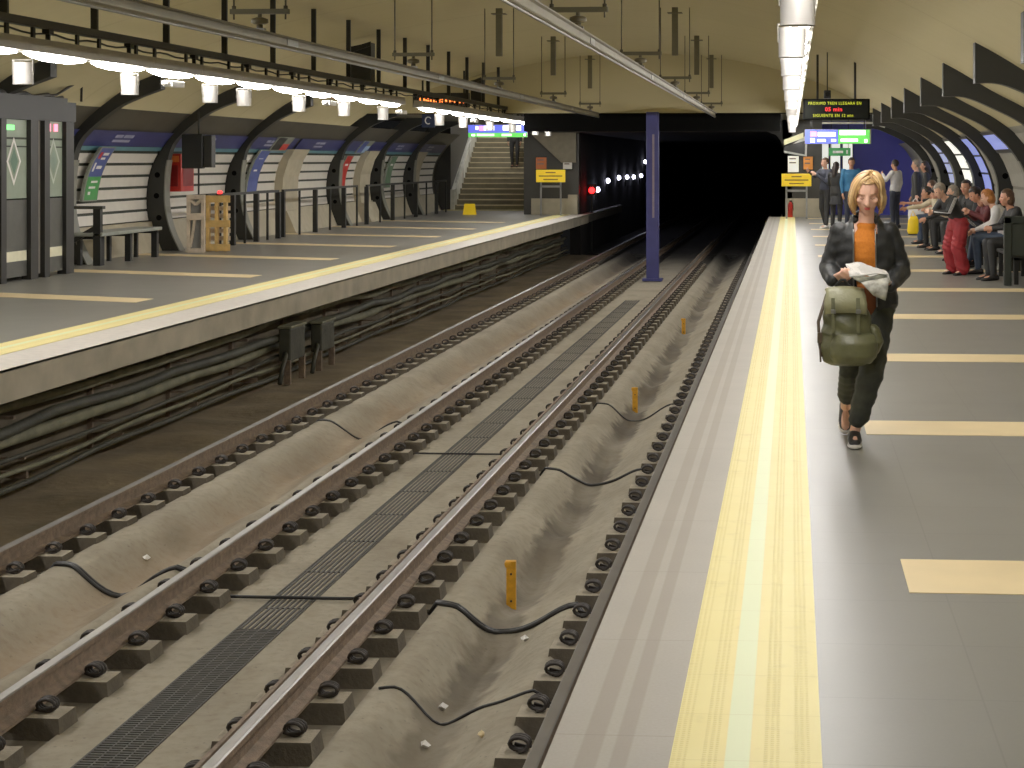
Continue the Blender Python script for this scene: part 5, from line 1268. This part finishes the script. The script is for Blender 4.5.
sit('curly brown-haired person in black with bare forearms on the furthest bench seat', 3.02, 34.75, S, 1.0, dict(elR=(-.2, -.4, .82), wrR=(-.15, -.7, .82)), C_BLACK, C_JEANS, S_BLACK, 'bob', H_BROWN, SKIN[2], sleeves='short')
yb = thing('yellow_bag', 'yellow shopping bag held by the leaning person in cream jacket', 'bag', (2.32, 32.95, .28))
mb = MB(); mb.loft([((0, 0, 0), .09, .05), ((0, 0, .05), .11, .06), ((.01, 0, .26), .1, .04), ((.02, 0, .34), .06, .02)], n=14); mb.build('bag_body', K['ysign'], yb)
mb = MB(); mb.tube([(-.04, 0, .33), (0, 0, .44), (.06, 0, .33)], .01, 6); mb.build('handle', K['ysign'], yb)
ph = thing('phone', 'phone in the hands of the maroon-dressed person', 'phone', (2.74, 27.25, .9), 0)
MB().box(-.008, .008, -.04, .04, 0, .15).build('case', K['black'], ph, .004); MB().box(-.0105, -.0085, -.035, .035, .01, .14).build('screen', K['screen'], ph)
mg = thing('magazine', 'grey magazine on the lap of the ginger-haired person', 'magazine', (2.62, 25.78, .80), .0)
mg.rotation_euler = (0, .7, .1)
MB().box(-.15, .15, -.11, .11, 0, .008).build('cover', C_GREY, mg)
MB().box(-.145, .145, -.105, .105, .008, .012).build('page', K['paper'], mg)
# person in baggy red trousers, stooping
rp, Jr, _, _ = person('person', 'stooping person in baggy red trousers and black jacket with white stripes', (2.42, 25.4, 0), -1.1, .94, dict(pel=(0, .06, .84), chest=(0, -.08, 1.08), neck=(0, -.2, 1.22), head=(0, -.3, 1.32), face=(0, -1, -.5), shL=(.17, -.14, 1.19), shR=(-.17, -.14, 1.19), elL=(.2, -.28, .98), elR=(-.2, -.28, .98), wrL=(.06, -.44, 1.0), wrR=(-.06, -.44, 1.0), hipL=(.1, .05, .8), hipR=(-.1, .05, .8), knL=(.13, -.04, .44), knR=(-.13, -.04, .44), anL=(.15, .04, .085), anR=(-.15, .04, .085)), C_BLACK, C_RED, S_BLACK, 'short', H_GREY, SKIN[0], build=1.0)
mb = MB()
for q in 'LR': chain(mb, [Jr['hip' + q], Jr['kn' + q], Jr['an' + q] + V((0, 0, .02))], [.12, .115, .105])
mb.loft([((0, .05, .70), .2, .15), ((0, .05, .80), .2, .15), ((0, .04, .9), .17, .13)])
old = [c for c in rp.children if c.name.startswith('trousers')][0]; bpy.data.objects.remove(old)
me = remesh(mb, .012, 3)
for v in me.vertices: v.co = v.co + v.normal * (.006 * math.sin(v.co.z * 50 + 30 * v.co.x + 3 * math.sin(9 * v.co.y + 14 * v.co.z)))
mesh_obj('trousers', me, C_RED, rp)
mb = MB()
for q in 'LR':
    s, e, w = Jr['sh' + q], Jr['el' + q], Jr['wr' + q]
    for d in (-.022, .0, .022): mb.tube([s + V((.055 if q == 'L' else -.055, d, .03)), e + V((.052 if q == 'L' else -.052, d, .0)), w + V((.04 if q == 'L' else -.04, d, .0))], .007, 5)
mb.build('stripe', C_WHITE, rp)
# person on the stairs
stx, sty = -9.72, 57 + .3 * 7 + .16
pp('person', 'person in dark trousers standing on the staircase, upper body behind the sign', (stx, sty - .07, .18 * 8 + .012), .0, 1.02, dict(anL=(.08, .02, .085), anR=(-.08, .02, .085)), C_BLACK, C_BLACK, S_BLACK, 'short', H_DARK, SKIN[1], None)

# ------------------------------------------------------------------ camera, world, colour
cam = bpy.data.cameras.new('camera'); co = bpy.data.objects.new('camera', cam); COL.objects.link(co)
cam.sensor_width = 36; cam.lens = 1700 / 1024 * 36; cam.shift_x = -(676 - 512) / 1024; cam.shift_y = -(384 - 160) / 1024
cam.clip_start = .1; cam.clip_end = 300
co.location = (0, 0, 1.7); co.rotation_euler = (PI / 2, 0, math.atan(116 / 1700))
SC.camera = co
w = bpy.data.worlds.new('world'); SC.world = w; w.use_nodes = True
w.node_tree.nodes['Background'].inputs[0].default_value = (.02, .02, .02, 1); w.node_tree.nodes['Background'].inputs[1].default_value = .2
SC.view_settings.view_transform = 'Standard'; SC.view_settings.look = 'None'; SC.view_settings.exposure = 0.0; SC.view_settings.gamma = 1.15
SC.cycles.use_denoising = True
SC.cycles.max_bounces = 8; SC.cycles.diffuse_bounces = 5; SC.cycles.glossy_bounces = 3
SC.cycles.sample_clamp_indirect = 6
